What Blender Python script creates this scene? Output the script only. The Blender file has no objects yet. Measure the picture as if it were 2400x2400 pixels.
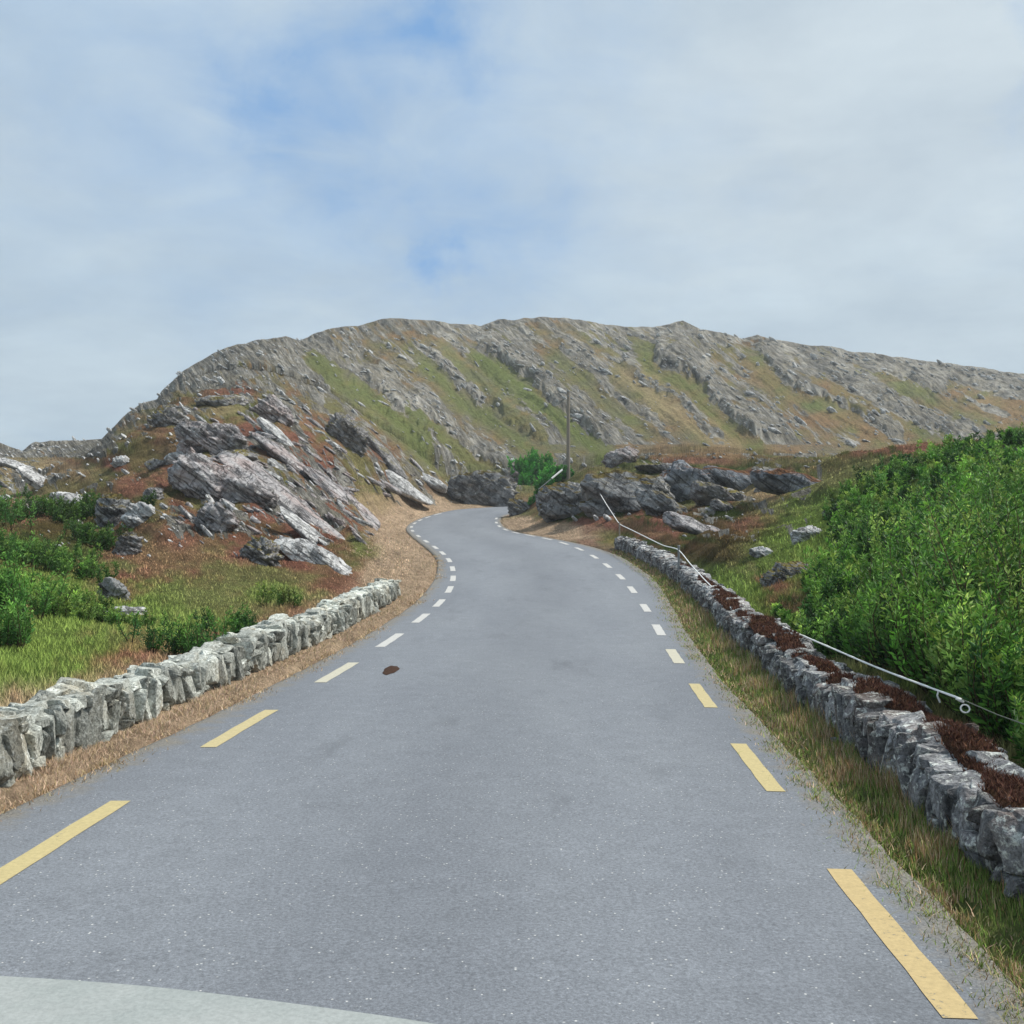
import bpy, math, random
import numpy as np
from mathutils import Vector, Matrix
R = math.radians
rng = np.random.default_rng(7); random.seed(7)
scene = bpy.context.scene
C = scene.collection

# ------------------------------------------------------------------ camera
FPX, CX, HV, CAMH = 2573.0, 1200.0, 1190.0, 2.06      # focal length in photo pixels (2400 wide), eye height 2.06 m
cam_d = bpy.data.cameras.new('camera'); cam = bpy.data.objects.new('camera', cam_d); C.objects.link(cam)
cam.location = (0, 0, CAMH); cam.rotation_euler = (R(90), 0, 0)
cam_d.sensor_width = 36; cam_d.lens = 36 * FPX / 2400; cam_d.shift_y = -10 / 2400
cam_d.clip_start = 0.1; cam_d.clip_end = 8000
scene.camera = cam
scene.view_settings.view_transform = 'Standard'; scene.view_settings.look = 'None'
scene.view_settings.exposure = 0.06; scene.view_settings.gamma = 1.0

# ------------------------------------------------------------------ sun + sky
SUN_EL, SUN_AZ = 55, 78          # azimuth measured from the road's direction (+Y) towards +X
sd = bpy.data.lights.new('sun', 'SUN'); sd.energy = 4.0; sd.angle = R(6); sd.color = (1.0, .95, .87)
so = bpy.data.objects.new('sun', sd); C.objects.link(so)
so.rotation_euler = (R(90 - SUN_EL), 0, R(-SUN_AZ + 180)) 
so.location = (40, 20, 60)

def s2l(c):
    c = np.asarray(c, float) / 255
    return tuple(np.where(c <= .04045, c / 12.92, ((c + .055) / 1.055) ** 2.4))

world = bpy.data.worlds.new('World'); scene.world = world; world.use_nodes = True
wt = world.node_tree; wt.nodes.clear()
def wn(t, **k):
    n = wt.nodes.new(t)
    for a, b in k.items(): setattr(n, a, b)
    return n
wl = wt.links.new
wo = wn('ShaderNodeOutputWorld'); bg = wn('ShaderNodeBackground')
sky = wn('ShaderNodeTexSky', sky_type='NISHITA', sun_disc=False); sky.sun_elevation = R(SUN_EL); sky.sun_rotation = R(SUN_AZ)
sky.air_density = 1.0; sky.dust_density = 1.2; sky.ozone_density = 2.0
tcw = wn('ShaderNodeTexCoord')
nrm = wn('ShaderNodeVectorMath', operation='NORMALIZE'); wl(tcw.outputs['Generated'], nrm.inputs[0])
skm = wn('ShaderNodeVectorMath', operation='SCALE'); wl(sky.outputs[0], skm.inputs[0]); skm.inputs['Scale'].default_value = 0.135
# cloud sheet: direction projected on a plane overhead, layered noise
sep = wn('ShaderNodeSeparateXYZ'); wl(nrm.outputs[0], sep.inputs[0])
def wm(op, a, b=None, clamp=False):
    n = wn('ShaderNodeMath', operation=op); n.use_clamp = clamp
    for i, x in enumerate((a, b)):
        if x is None: continue
        if isinstance(x, (int, float)): n.inputs[i].default_value = x
        else: wl(x, n.inputs[i])
    return n.outputs[0]
zz = wm('ADD', wm('MAXIMUM', sep.outputs[2], 0.0), 0.22)
cmb = wn('ShaderNodeCombineXYZ'); wl(wm('DIVIDE', sep.outputs[0], zz), cmb.inputs[0]); wl(wm('DIVIDE', sep.outputs[1], zz), cmb.inputs[1])
def wnoise(scale, detail, rough, dist=0.0, off=0.0):
    m = wn('ShaderNodeMapping'); wl(cmb.outputs[0], m.inputs[0]); m.inputs['Location'].default_value = (off, off * .7, off)
    n = wn('ShaderNodeTexNoise'); wl(m.outputs[0], n.inputs['Vector'])
    n.inputs['Scale'].default_value = scale; n.inputs['Detail'].default_value = detail
    n.inputs['Roughness'].default_value = rough; n.inputs['Distortion'].default_value = dist
    return n.outputs['Fac']
n1 = wnoise(1.5, 6, .55, .4, 3.1); n2 = wnoise(4.0, 7, .6, .5, 8.3); n3 = wnoise(1.0, 3, .5, 0, 5.7)
warp = wm('MULTIPLY', wm('SUBTRACT', n2, .5), 1.0)
def dirv(u, v):
    d = Vector(((u - CX) / FPX, 1, (HV - v) / FPX)); return d.normalized()
wv = wn('ShaderNodeTexNoise'); wl(nrm.outputs[0], wv.inputs['Vector']); wv.inputs['Scale'].default_value = 13; wv.inputs['Detail'].default_value = 5; wv.inputs['Roughness'].default_value = .6
wsb = wn('ShaderNodeVectorMath', operation='SUBTRACT'); wl(wv.outputs['Color'], wsb.inputs[0]); wsb.inputs[1].default_value = (.5, .5, .5)
wsc = wn('ShaderNodeVectorMath', operation='SCALE'); wl(wsb.outputs[0], wsc.inputs[0]); wsc.inputs['Scale'].default_value = .13
nrw = wn('ShaderNodeVectorMath', operation='ADD'); wl(nrm.outputs[0], nrw.inputs[0]); wl(wsc.outputs[0], nrw.inputs[1])
hole = None
for (u, v, rad, amp) in [(1030, 598, 55, 1.15), (1040, 80, 80, .9), (590, 225, 80, .6), (1060, 420, 330, .36), (640, 400, 300, .26), (1180, 480, 120, .25), (700, 330, 110, .2), (860, 170, 70, .3),
                         (440, 90, 260, .15), (1430, 60, 120, .22), (80, 60, 220, .35), (2400, 20, 60, .5), (1750, 350, 110, .14),
                         (2410, 270, 60, .4), (1520, 395, 90, .12), (1000, 0, 260, .2), (820, 230, 160, .2), (1240, 520, 120, .14)]:
    d = dirv(u, v)
    ds = wn('ShaderNodeVectorMath', operation='DISTANCE'); wl(nrw.outputs[0], ds.inputs[0]); ds.inputs[1].default_value = d
    q = wm('DIVIDE', ds.outputs['Value'], rad * 1.25 / FPX)
    g = wm('MULTIPLY', wm('POWER', 2.718, wm('MULTIPLY', wm('POWER', q, 2.0), -1.0)), amp)
    hole = g if hole is None else wm('ADD', hole, g)
# hole strength is broken up by cloud noise
hole = wm('MULTIPLY', hole, wm('ADD', wm('MULTIPLY', n2, 1.3), .05))
wisp = wm('MULTIPLY', wm('SUBTRACT', n1, .54), .5)
blue = wm('ADD', wm('ADD', hole, wisp), wm('MULTIPLY', warp, .25), clamp=True)
ccol = wn('ShaderNodeMix', data_type='RGBA'); wl(wm('MULTIPLY', wm('SUBTRACT', wm('ADD', n3, wm('MULTIPLY', sep.outputs[0], .55)), .28), 2.0, clamp=True), ccol.inputs[0])
ccol.inputs[6].default_value = (*s2l((178, 198, 215)), 1); ccol.inputs[7].default_value = (*s2l((194, 208, 218)), 1)
hor = wn('ShaderNodeMix', data_type='RGBA')
wl(wm('MULTIPLY', wm('SUBTRACT', .27, sep.outputs[2]), 3.5, clamp=True), hor.inputs[0]); wl(ccol.outputs[2], hor.inputs[6]); hor.inputs[7].default_value = (*s2l((184, 204, 217)), 1)
bcol = wn('ShaderNodeMix', data_type='RGBA'); bcol.inputs[0].default_value = .75; wl(skm.outputs[0], bcol.inputs[6]); bcol.inputs[7].default_value = (*s2l((116, 166, 218)), 1)
shd = wn('ShaderNodeMix', data_type='RGBA', blend_type='MULTIPLY'); shd.inputs[0].default_value = 1.0; wl(hor.outputs[2], shd.inputs[6])
n4 = wnoise(2.4, 7, .6, .15, 12.4)
tone_ = wm('ADD', wm('MULTIPLY', wm('SUBTRACT', n4, .5), .7), 1.04)
tc_ = wn('ShaderNodeCombineXYZ'); wl(tone_, tc_.inputs[0]); wl(wm('ADD', wm('MULTIPLY', tone_, .85), .15), tc_.inputs[1]); wl(wm('ADD', wm('MULTIPLY', tone_, .65), .35), tc_.inputs[2]); wl(tc_.outputs[0], shd.inputs[7])
fin = wn('ShaderNodeMix', data_type='RGBA'); wl(blue, fin.inputs[0]); wl(shd.outputs[2], fin.inputs[6]); wl(bcol.outputs[2], fin.inputs[7])
wl(fin.outputs[2], bg.inputs[0]); bg.inputs[1].default_value = 1.05; wl(bg.outputs[0], wo.inputs[0])

# ------------------------------------------------------------------ helpers
def hash2(ix, iy, iz, seed):
    h = (ix * 374761393 + iy * 668265263 + iz * 2147483647 + seed * 974634777) & 0xffffffff
    h = ((h ^ (h >> 13)) * 1274126177) & 0xffffffff
    return ((h ^ (h >> 16)) & 0xffffff) / float(0xffffff)
def noise(x, y, z=None, seed=0):
    x = np.asarray(x, float); y = np.asarray(y, float)
    xi = np.floor(x).astype(np.int64); yi = np.floor(y).astype(np.int64)
    fx = x - xi; fy = y - yi; fx = fx * fx * (3 - 2 * fx); fy = fy * fy * (3 - 2 * fy)
    if z is None:
        g = lambda a, b: hash2(xi + a, yi + b, 0, seed)
        return ((g(0, 0) * (1 - fx) + g(1, 0) * fx) * (1 - fy) + (g(0, 1) * (1 - fx) + g(1, 1) * fx) * fy) * 2 - 1
    zi = np.floor(z).astype(np.int64); fz = z - zi; fz = fz * fz * (3 - 2 * fz)
    g = lambda a, b, c: hash2(xi + a, yi + b, zi + c, seed)
    l = lambda c: (g(0, 0, c) * (1 - fx) + g(1, 0, c) * fx) * (1 - fy) + (g(0, 1, c) * (1 - fx) + g(1, 1, c) * fx) * fy
    return (l(0) * (1 - fz) + l(1) * fz) * 2 - 1
def fbm(x, y, z=None, o=4, seed=0, r=.5):
    s = 0; a = 1; t = 0; k = 1.0
    for i in range(o):
        s = s + a * noise(x * k, y * k, None if z is None else z * k, seed + i * 17); t += a; a *= r; k *= 2.03
    return s / t
def sst(a, b, x):
    t = np.clip((x - a) / (b - a), 0, 1); return t * t * (3 - 2 * t)

def mesh_np(name, V, F, mat=None, parent=None, smooth=True, cols=None, fmat=None):
    V = np.asarray(V, np.float32); F = np.asarray(F, np.int32)
    me = bpy.data.meshes.new(name); k = F.shape[1]
    me.vertices.add(len(V)); me.vertices.foreach_set('co', V.ravel())
    me.loops.add(F.size); me.loops.foreach_set('vertex_index', F.ravel())
    me.polygons.add(len(F)); me.polygons.foreach_set('loop_start', np.arange(0, F.size, k, dtype=np.int32))
    me.polygons.foreach_set('loop_total', np.full(len(F), k, np.int32))
    me.polygons.foreach_set('use_smooth', np.full(len(F), smooth))
    me.update(calc_edges=True)
    for an, arr in (cols or {}).items():
        arr = np.asarray(arr, np.float32)
        if arr.ndim == 1:
            a = me.attributes.new(an, 'FLOAT', 'POINT'); a.data.foreach_set('value', arr)
        else:
            a = me.attributes.new(an, 'FLOAT_COLOR', 'POINT')
            a.data.foreach_set('color', np.concatenate([arr, np.ones((len(arr), 1), np.float32)], 1).ravel())
    if mat: me.materials.append(mat)
    o = bpy.data.objects.new(name, me); C.objects.link(o)
    if parent: o.parent = parent
    return o
def tag(o, label=None, cat=None, group=None, kind=None):
    if label: o['label'] = label
    if cat: o['category'] = cat
    if group: o['group'] = group
    if kind: o['kind'] = kind
    return o
def empty(name, loc):
    o = bpy.data.objects.new(name, None); C.objects.link(o); o.location = loc; return o
def attach(child, root):
    child.parent = root; child.matrix_parent_inverse = Matrix.Translation(-Vector(root.location))

# ---------- materials
class M:
    def __init__(s, name, rough=.9, spec=.2):
        s.m = bpy.data.materials.new(name); s.m.use_nodes = True; s.t = s.m.node_tree; s.b = s.t.nodes['Principled BSDF']
        s.b.inputs['Roughness'].default_value = rough; s.b.inputs['Specular IOR Level'].default_value = spec
        s.g = s.n('ShaderNodeNewGeometry')
    def n(s, t, **k):
        x = s.t.nodes.new(t)
        for a, b in k.items(): setattr(x, a, b)
        return x
    def l(s, a, b): s.t.links.new(a, b)
    def noise(s, scale, detail=4, rough=.55, dist=0, stretch=None, rot=None, obj=False):
        v = s.g.outputs['Position']
        if obj: v = s.n('ShaderNodeTexCoord').outputs['Object']
        if stretch or rot:
            if rot:
                m = s.n('ShaderNodeMapping'); s.l(v, m.inputs[0]); m.inputs['Rotation'].default_value = rot; v = m.outputs[0]
            if stretch:
                m = s.n('ShaderNodeMapping'); s.l(v, m.inputs[0]); m.inputs['Scale'].default_value = stretch; v = m.outputs[0]
        n = s.n('ShaderNodeTexNoise'); s.l(v, n.inputs['Vector'])
        n.inputs['Scale'].default_value = scale; n.inputs['Detail'].default_value = detail; n.inputs['Roughness'].default_value = rough
        n.inputs['Distortion'].default_value = dist
        return n.outputs['Fac']
    def ramp(s, fac, *st):
        r = s.n('ShaderNodeValToRGB'); s.l(fac, r.inputs[0]); e = r.color_ramp.elements
        while len(e) < len(st): e.new(.5)
        for i, (p, c) in enumerate(st):
            e[i].position = p; e[i].color = (c, c, c, 1) if isinstance(c, (int, float)) else (*c, 1)
        return r.outputs[0]
    def mix(s, f, a, b, mode='MIX'):
        x = s.n('ShaderNodeMix', data_type='RGBA', blend_type=mode)
        for i, q in ((0, f), (6, a), (7, b)):
            if isinstance(q, (int, float)): x.inputs[i].default_value = q if i == 0 else (q, q, q, 1)
            elif isinstance(q, tuple): x.inputs[i].default_value = (*q, 1)
            else: s.l(q, x.inputs[i])
        return x.outputs[2]
    def math(s, op, a, b=None, clamp=False):
        n = s.n('ShaderNodeMath', operation=op); n.use_clamp = clamp
        for i, x in enumerate((a, b)):
            if x is None: continue
            if isinstance(x, (int, float)): n.inputs[i].default_value = x
            else: s.l(x, n.inputs[i])
        return n.outputs[0]
    def attr(s, name, out='Color'):
        a = s.n('ShaderNodeAttribute'); a.attribute_name = name; return a.outputs[out]
    def bump(s, h, dist=.02, strength=1.0, prev=None):
        b = s.n('ShaderNodeBump'); s.l(h, b.inputs['Height']); b.inputs['Distance'].default_value = dist; b.inputs['Strength'].default_value = strength
        if prev: s.l(prev, b.inputs['Normal'])
        return b.outputs[0]
    def out(s, col, nrm=None):
        if isinstance(col, tuple): s.b.inputs['Base Color'].default_value = (*col, 1)
        else: s.l(col, s.b.inputs['Base Color'])
        if nrm: s.l(nrm, s.b.inputs['Normal'])
        return s.m
GAIN = 1.75           # how bright a white diffuse surface comes out under this sky and sun
def alb(r, g, b, k=1.0): return tuple(min(.85, x * k / GAIN) for x in s2l((r, g, b)))

# ------------------------------------------------------------------ the road's own geometry, metres
ZK = np.array([-60, 0, 12, 20, 28, 36, 44, 54, 66, 74, 80, 86, 92, 100, 120]); ZV = np.array([0, 0, -.26, -.37, -.33, -.13, .13, .47, .82, 1.13, 1.42, 1.88, 2.15, 2.4, 2.9])
_yy = np.linspace(-60, 120, 721); _zz = np.interp(_yy, ZK, ZV); _k = np.hanning(29); _k /= _k.sum()
_zz = np.convolve(np.pad(_zz, 14, mode='edge'), _k, 'valid')
def zroad(y): return np.interp(y, _yy, _zz)
HL = np.array([(-3.3, -40), (-3.25, -10), (-3.15, 2), (-3.02, 7.33), (-2.84, 11.5), (-2.5, 15.8), (-2.21, 20), (-1.97, 23.9), (-1.80, 27.4), (-1.75, 31), (-1.84, 34.5), (-2.05, 38.1), (-2.38, 41.8), (-2.86, 45.4),
               (-3.44, 49), (-4.2, 53.3), (-4.96, 57.8), (-5.75, 63.2), (-6.2, 67.5), (-6.37, 71.6), (-6.33, 75.4), (-6.1, 78.9), (-5.6, 82), (-3.9, 87.5), (-.5, 92.5), (8, 97.8), (20, 100.5), (34, 101.5)])
HR = np.array([(1.4, -40), (1.55, -10), (1.78, 2), (1.94, 5.73), (2.13, 9.64), (2.37, 13.7), (2.62, 17.7), (2.9, 21.7), (3.19, 26.2), (3.39, 30.9), (3.47, 35), (3.42, 39.3), (3.26, 43.4), (2.95, 47.7),
               (2.46, 51.5), (1.78, 55), (.95, 58.1), (.15, 61), (-.4, 64.3), (-.81, 68.2), (-1.04, 72.5), (-1.15, 76.5), (-1.0, 80), (.2, 85), (3, 89.5), (9, 93.2), (20, 95.6), (34, 96.5)])
def dense(P, n=900):
    s = np.concatenate([[0], np.cumsum(np.linalg.norm(np.diff(P, axis=0), axis=1))]); t = np.linspace(0, s[-1], n)
    Q = np.stack([np.interp(t, s, P[:, 0]), np.interp(t, s, P[:, 1])], 1)
    k = np.hanning(25); k /= k.sum()
    Q2 = np.stack([np.convolve(np.pad(Q[:, i], 12, mode='reflect', reflect_type='odd'), k, 'valid') for i in (0, 1)], 1)
    return Q2
QL, QR = dense(HL), dense(HR)
def xl(y): return np.interp(y, QL[:, 1], QL[:, 0])
def xr(y): return np.interp(y, QR[:, 1], QR[:, 0])
def cosx(fx, y):
    g = (fx(y + .5) - fx(y - .5)); return 1 / np.sqrt(1 + g * g)
oLy, oLv = [0, 8, 12, 31, 38, 44, 60, 110], [.78, .72, .56, .62, .5, .36, .28, .3]
oRy, oRv = [0, 5, 8, 15, 22, 28, 34, 44, 49, 54, 60, 110], [.36, .36, .4, .40, .5, .7, .95, 1.05, .8, .4, .22, .3]
def dleft(x, y): return np.where(np.asarray(y) > 101.4, np.asarray(y) - 101.4, (xl(y) - x) * cosx(xl, y)) - np.interp(y, oLy, oLv)        # metres outside the asphalt, left
def dright(x, y): return (x - xr(y)) * cosx(xr, y) - np.interp(y, oRy, oRv)

def at(u, v, D): return np.array([(u - CX) / FPX * D, D, CAMH + (HV - v) / FPX * D])

# ------------------------------------------------------------------ terrain: elevation as a smooth surface through measured points
SKY = np.array([(-1500, 1080), (-600, 1010), (-200, 1020), (0, 1036), (25, 1046), (52, 1056), (82, 1036), (130, 1034), (180, 1031), (238, 1030), (262, 1004), (300, 968), (330, 948), (368, 936), (378, 918), (430, 868), (500, 828), (555, 808),
                (615, 794), (670, 790), (705, 797), (735, 782), (790, 768), (850, 762), (912, 744), (1000, 750), (1060, 757), (1128, 762), (1168, 747), (1215, 749), (1262, 743), (1350, 748), (1400, 757), (1465, 767), (1530, 766),
                (1560, 760), (1600, 752), (1640, 772), (1690, 778), (1740, 793), (1775, 783), (1820, 797), (1880, 806), (1950, 812), (2000, 824), (2100, 836), (2200, 848), (2300, 862), (2400, 878), (2700, 930), (3200, 1030), (4200, 1120)], float)
CP = [  # (u, v, depth)  left field and knoll
 (0,1600,11),(0,1520,14),(0,1440,17),(0,1330,24),(0,1230,36),(0,1190,48),(0,1150,65),(0,1095,82),(0,1045,108),
 (150,1560,13),(150,1440,19),(150,1320,27),(150,1230,37),(150,1192,48),(150,1150,68),(150,1085,88),(150,1040,112),
 (255,1540,14),(255,1450,20),(255,1370,26),(240,1300,30),(225,1230,37),(215,1185,46),(230,1120,75),(240,1040,112),
 (400,1490,17),(400,1400,23),(400,1310,28),(330,1260,32),(330,1200,36),(330,1130,41),(320,1060,50),(340,990,66),(370,945,95),
 (430,1180,37),(430,1110,43),(450,1050,50),(460,990,58),(480,930,72),(500,870,105),(540,815,130),
 (560,1440,21),(560,1350,27),(560,1270,32),(560,1180,40),(560,1100,47),(600,1010,60),(640,950,74),(640,880,100),(640,797,140),
 (700,1410,24),(700,1350,28),(700,1270,35),(720,1180,46),(730,1100,56),(740,1020,70),(780,930,98),(800,850,130),(800,770,160),
 (820,1370,29),(820,1310,36),(850,1250,46),(870,1190,56),(880,1130,68),(880,1070,82),(900,1000,104),(900,900,138),(900,748,180),
 (900,1300,41),(915,1250,52),(930,1205,64),(960,1180,74),(980,1150,82),(1000,1100,94),(1020,1030,112),(1050,920,145),(1050,757,190),
 (1000,1192,86),(1050,1170,92),(1070,1150,97),(1120,1120,102),(1190,1120,100),(1120,1060,112),(1150,980,135),(1200,870,165),(1200,748,200),
 (1190,1165,84),(1230,1130,82),(1290,1150,78),(1330,1128,82),(1300,1060,112),(1330,990,135),(1350,880,168),(1400,757,215),
 # right bank by the bend
 (1220,1215,72),(1260,1215,68),(1320,1225,62),(1400,1225,58),(1480,1215,57),(1550,1205,58),(1290,1165,68),(1340,1128,74),(1420,1108,76),(1500,1080,80),
 (1430,1265,48),(1500,1250,48),(1560,1240,49),(1620,1215,54),(1640,1100,72),(1600,1075,84),(1500,1055,100),(1400,1060,106),(1640,1050,100),
 (1640,1340,31),(1620,1290,38),(1700,1270,42),(1700,1215,52),(1740,1160,60),(1800,1110,70),(1760,1080,82),(1800,1060,98),
 (1700,1400,26),(1760,1340,29),(1800,1290,34),(1850,1230,40),(1900,1180,46),(1950,1140,48),(1980,1105,50),(2000,1085,60),(2000,1082,80),(1950,1078,92),
 (1800,1480,20),(1880,1400,22),(1950,1330,24),(2020,1260,27),(2100,1180,30),(2150,1120,34),(2200,1085,40),(2200,1074,52),(2200,1080,75),(2150,1065,110),
 (1900,1560,16),(2050,1520,15),(2200,1560,12),(2200,1400,17),(2250,1250,22),(2300,1130,28),(2350,1078,36),(2400,1064,46),(2400,1060,60),(2380,1058,90),
 (2400,1650,10),(2400,1450,14),(2420,1250,20),(2420,1120,28),
 # big hill
 (1450,980,135),(1500,880,170),(1530,766,225),(1600,1000,130),(1650,900,168),(1700,780,232),(1800,1000,130),(1850,900,175),(1900,808,240),
 (2000,1030,125),(2000,940,165),(2050,832,245),(2200,1030,130),(2200,950,165),(2200,850,245),(2400,1030,130),(2400,950,175),(2400,878,240),
 (2700,1500,12),(2700,1100,30),(2700,1050,80),(2700,930,220),(3100,1100,30),(3100,1010,200),(3100,1500,12),
 (-400,1500,14),(-400,1300,26),(-400,1180,55),(-400,1080,90),(-400,1020,120),(-700,1450,16),(-700,1180,55),(-700,1020,125),
]
for u_, v_ in SKY[1:-2]:                                   # behind the crest the hill falls away
    dc = np.interp(u_, [0, 240, 500, 900, 1400, 2400], [112, 115, 132, 182, 216, 245]) 
    CP.append((u_, v_ + 70, dc * 1.45)); 
for u_ in np.arange(-700, 3200, 300): CP.append((u_, 1172, 700)); CP.append((u_, 1190, 3000))
for y_ in list(np.arange(5, 30, 3)) + list(np.arange(30, 84, 4)):
    for x_ in (xl(y_) - .9, xr(y_) + .9, .5 * (xl(y_) + xr(y_))):
        CP.append((CX + FPX * x_ / y_, HV + FPX * (CAMH - zroad(y_)) / y_, y_))
for y_ in (1.0, 2.5): 
    for u_ in (-700, -200, 500, 1200, 1900, 2600, 3100): CP.append((u_, HV + FPX * (CAMH - 0.1) / y_, y_))
CP = np.array(CP, float)
def feat(u, D): return np.stack([u / 700.0, np.log(D) * 2.2], -1)
XC = feat(CP[:, 0], CP[:, 2])
def phi(d2): return .5 * d2 * np.log(d2 + 1e-9)
# the quantity interpolated is height*k/D-like tangent of elevation
EC = (HV - CP[:, 1])
n_ = len(CP)
A = np.zeros((n_ + 3, n_ + 3)); A[:n_, :n_] = phi(((XC[:, None] - XC[None]) ** 2).sum(-1)) + np.eye(n_) * 2e-3
A[:n_, n_] = 1; A[:n_, n_ + 1:] = XC; A[n_:, :n_] = A[:n_, n_:].T
NEARW = np.minimum(1, CP[:, 2] / 6)
# subtract the flat-plane part so the surface is smooth near the eye
EF = -FPX * CAMH / CP[:, 2]
sol = np.linalg.solve(A, np.concatenate([EC - EF, [0, 0, 0]]))
gu = np.arange(-700, 3201, 12.0); gl = np.linspace(0, math.log(3000), 260)
GU, GL = np.meshgrid(gu, gl); XQ = feat(GU.ravel(), np.exp(GL.ravel()))
EG = np.zeros(len(XQ))
for i in range(0, len(XQ), 20000):
    q = XQ[i:i + 20000]; EG[i:i + 20000] = phi(((q[:, None] - XC[None]) ** 2).sum(-1)) @ sol[:n_] + sol[n_] + q @ sol[n_ + 1:]
EG = EG.reshape(GU.shape)
def bil(grid, fr, fc):
    r0 = np.clip(fr.astype(int), 0, grid.shape[0] - 2); c0 = np.clip(fc.astype(int), 0, grid.shape[1] - 2)
    a = np.clip(fr - r0, 0, 1); b = np.clip(fc - c0, 0, 1)
    return (grid[r0, c0] * (1 - b) + grid[r0, c0 + 1] * b) * (1 - a) + (grid[r0 + 1, c0] * (1 - b) + grid[r0 + 1, c0 + 1] * b) * a

# mesh grid: columns are bearings, rows are distances
cu = np.concatenate([-np.geomspace(9000, 900, 40), np.arange(-880, -300, 12), np.arange(-300, 2700, 2.6), np.arange(2700, 3300, 12), np.geomspace(3300, 11000, 40)])
cy = np.concatenate([np.geomspace(1, 25, 190)[:-1], np.geomspace(25, 110, 470)[:-1], np.geomspace(110, 290, 300)[:-1], np.geomspace(290, 3000, 36)])
U, Y = np.meshgrid(cu, cy)
E_ = bil(EG, np.log(Y) / math.log(3000) * (len(gl) - 1), (np.clip(U, -700, 3200) + 700) / 12.0)
V = HV - (E_ - FPX * CAMH / Y)           # smooth elevation in photo pixels
X = (U - CX) / FPX * Y
# ----- strata: long tilted ledges running down the hill to the right (cliff on the lower-left, slab on the upper-right)
LEDGES = [  # polyline in bearings/elevations, height, width, cliff strength
 ([(842,850),(857,878),(905,930),(990,1006),(1040,1050)], 22, 60, 1.0),
 ([(985,800),(1039,853),(1100,900),(1168,940),(1230,1000),(1330,1080)], 20, 55, .9),
 ([(1100,770),(1135,795),(1238,874),(1280,923),(1379,998),(1478,1056)], 30, 70, 1.2),
 ([(1540,790),(1545,850),(1633,897),(1710,969),(1762,1005),(1840,1052),(1917,1083)], 34, 80, 1.2),
 ([(1760,800),(1788,824),(1830,876),(1917,922),(1995,948),(2125,1036)], 26, 110, 1.0),
 ([(735,790),(800,850),(880,920)], 14, 40, .7),
 ([(860,930),(940,990),(1010,1045),(1100,1100)], 16, 40, .8),
 ([(950,930),(1040,1000),(1150,1070),(1220,1110)], 18, 42, .9),
 ([(1290,790),(1380,870),(1450,930),(1560,1000)], 14, 60, .6),
 ([(1440,830),(1520,900),(1600,960),(1700,1030)], 12, 60, .6),
 ([(1900,850),(2050,930),(2200,1000),(2300,1040)], 14, 60, .6),
 ([(2050,850),(2200,915),(2400,980),(2500,1010)], 12, 50, .6),
 ([(2200,870),(2400,930),(2600,980)], 10, 40, .5),
 ([(1040,760),(1100,820),(1150,860),(1240,960),(1340,1040)], 12, 36, .6),
 ([(380,915),(440,905),(520,930),(600,960),(700,1000)], 12, 40, .8),
]
def poly_sd(u, v, P):
    best = np.full(u.shape, 1e9); sd_ = np.zeros(u.shape); tt = np.zeros(u.shape)
    P = np.array(P, float); S = np.concatenate([[0], np.cumsum(np.linalg.norm(np.diff(P, axis=0), axis=1))])
    for i in range(len(P) - 1):
        a, b = P[i], P[i + 1]; d = b - a; L2 = (d * d).sum()
        t = np.clip(((u - a[0]) * d[0] + (v - a[1]) * d[1]) / L2, 0, 1)
        px, py = a[0] + t * d[0], a[1] + t * d[1]; dd = np.hypot(u - px, v - py)
        m = dd < best; best[m] = dd[m]
        side = (u - a[0]) * d[1] - (v - a[1]) * d[0]
        sd_[m] = (np.sign(side) * dd)[m]; tt[m] = ((S[i] + t * (S[i + 1] - S[i])) / S[-1])[m]
    return sd_, tt
# strata coordinate
ua = np.array([-2000, 300, 650, 900, 1140, 1550, 1850, 2300, 3200]); sa = np.array([.9, 1.0, 1.05, .95, .78, .70, .6, .40, .3])
T = U.copy()
for _ in range(14): T = .6 * T + .4 * (U - (V - 770) / np.interp(T, ua, sa))
del _
wT = T + 26 * fbm(U / 160, V / 160, seed=5, o=3)
Lc = V + .6 * U
hill = sst(70, 105, Y) * (1 - sst(300, 500, Y))
def saw(t):                       # quick rise, slow fall
    f = t - np.floor(t); return np.where(f < .22, f / .22, 1 - (f - .22) / .78)
ampn = .5 + .5 * fbm(T / 90, Lc / 260, seed=9, o=2)
rel_px = 9.5 * saw(wT / 62 + .6 * noise(T / 400, Lc / 300, seed=3)) * ampn + 5.0 * saw(wT / 23 + .8 * noise(T / 60, Lc / 160, seed=4)) * (.4 + .6 * np.abs(noise(T / 40, Lc / 90, seed=14)))
rel_px += 4.2 * (1 - 2.2 * np.abs(fbm(wT / 22, Lc / 52, seed=21, o=5, r=.62))) + 2.0 * fbm(U / 12, V / 9, seed=22, o=3, r=.6)
rock = .28 + .9 * (saw(wT / 62 + .6 * noise(T / 400, Lc / 300, seed=3)) - .55) * ampn + .55 * fbm(wT / 34, Lc / 120, seed=31, o=4, r=.6)
green = np.zeros(U.shape)
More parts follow.
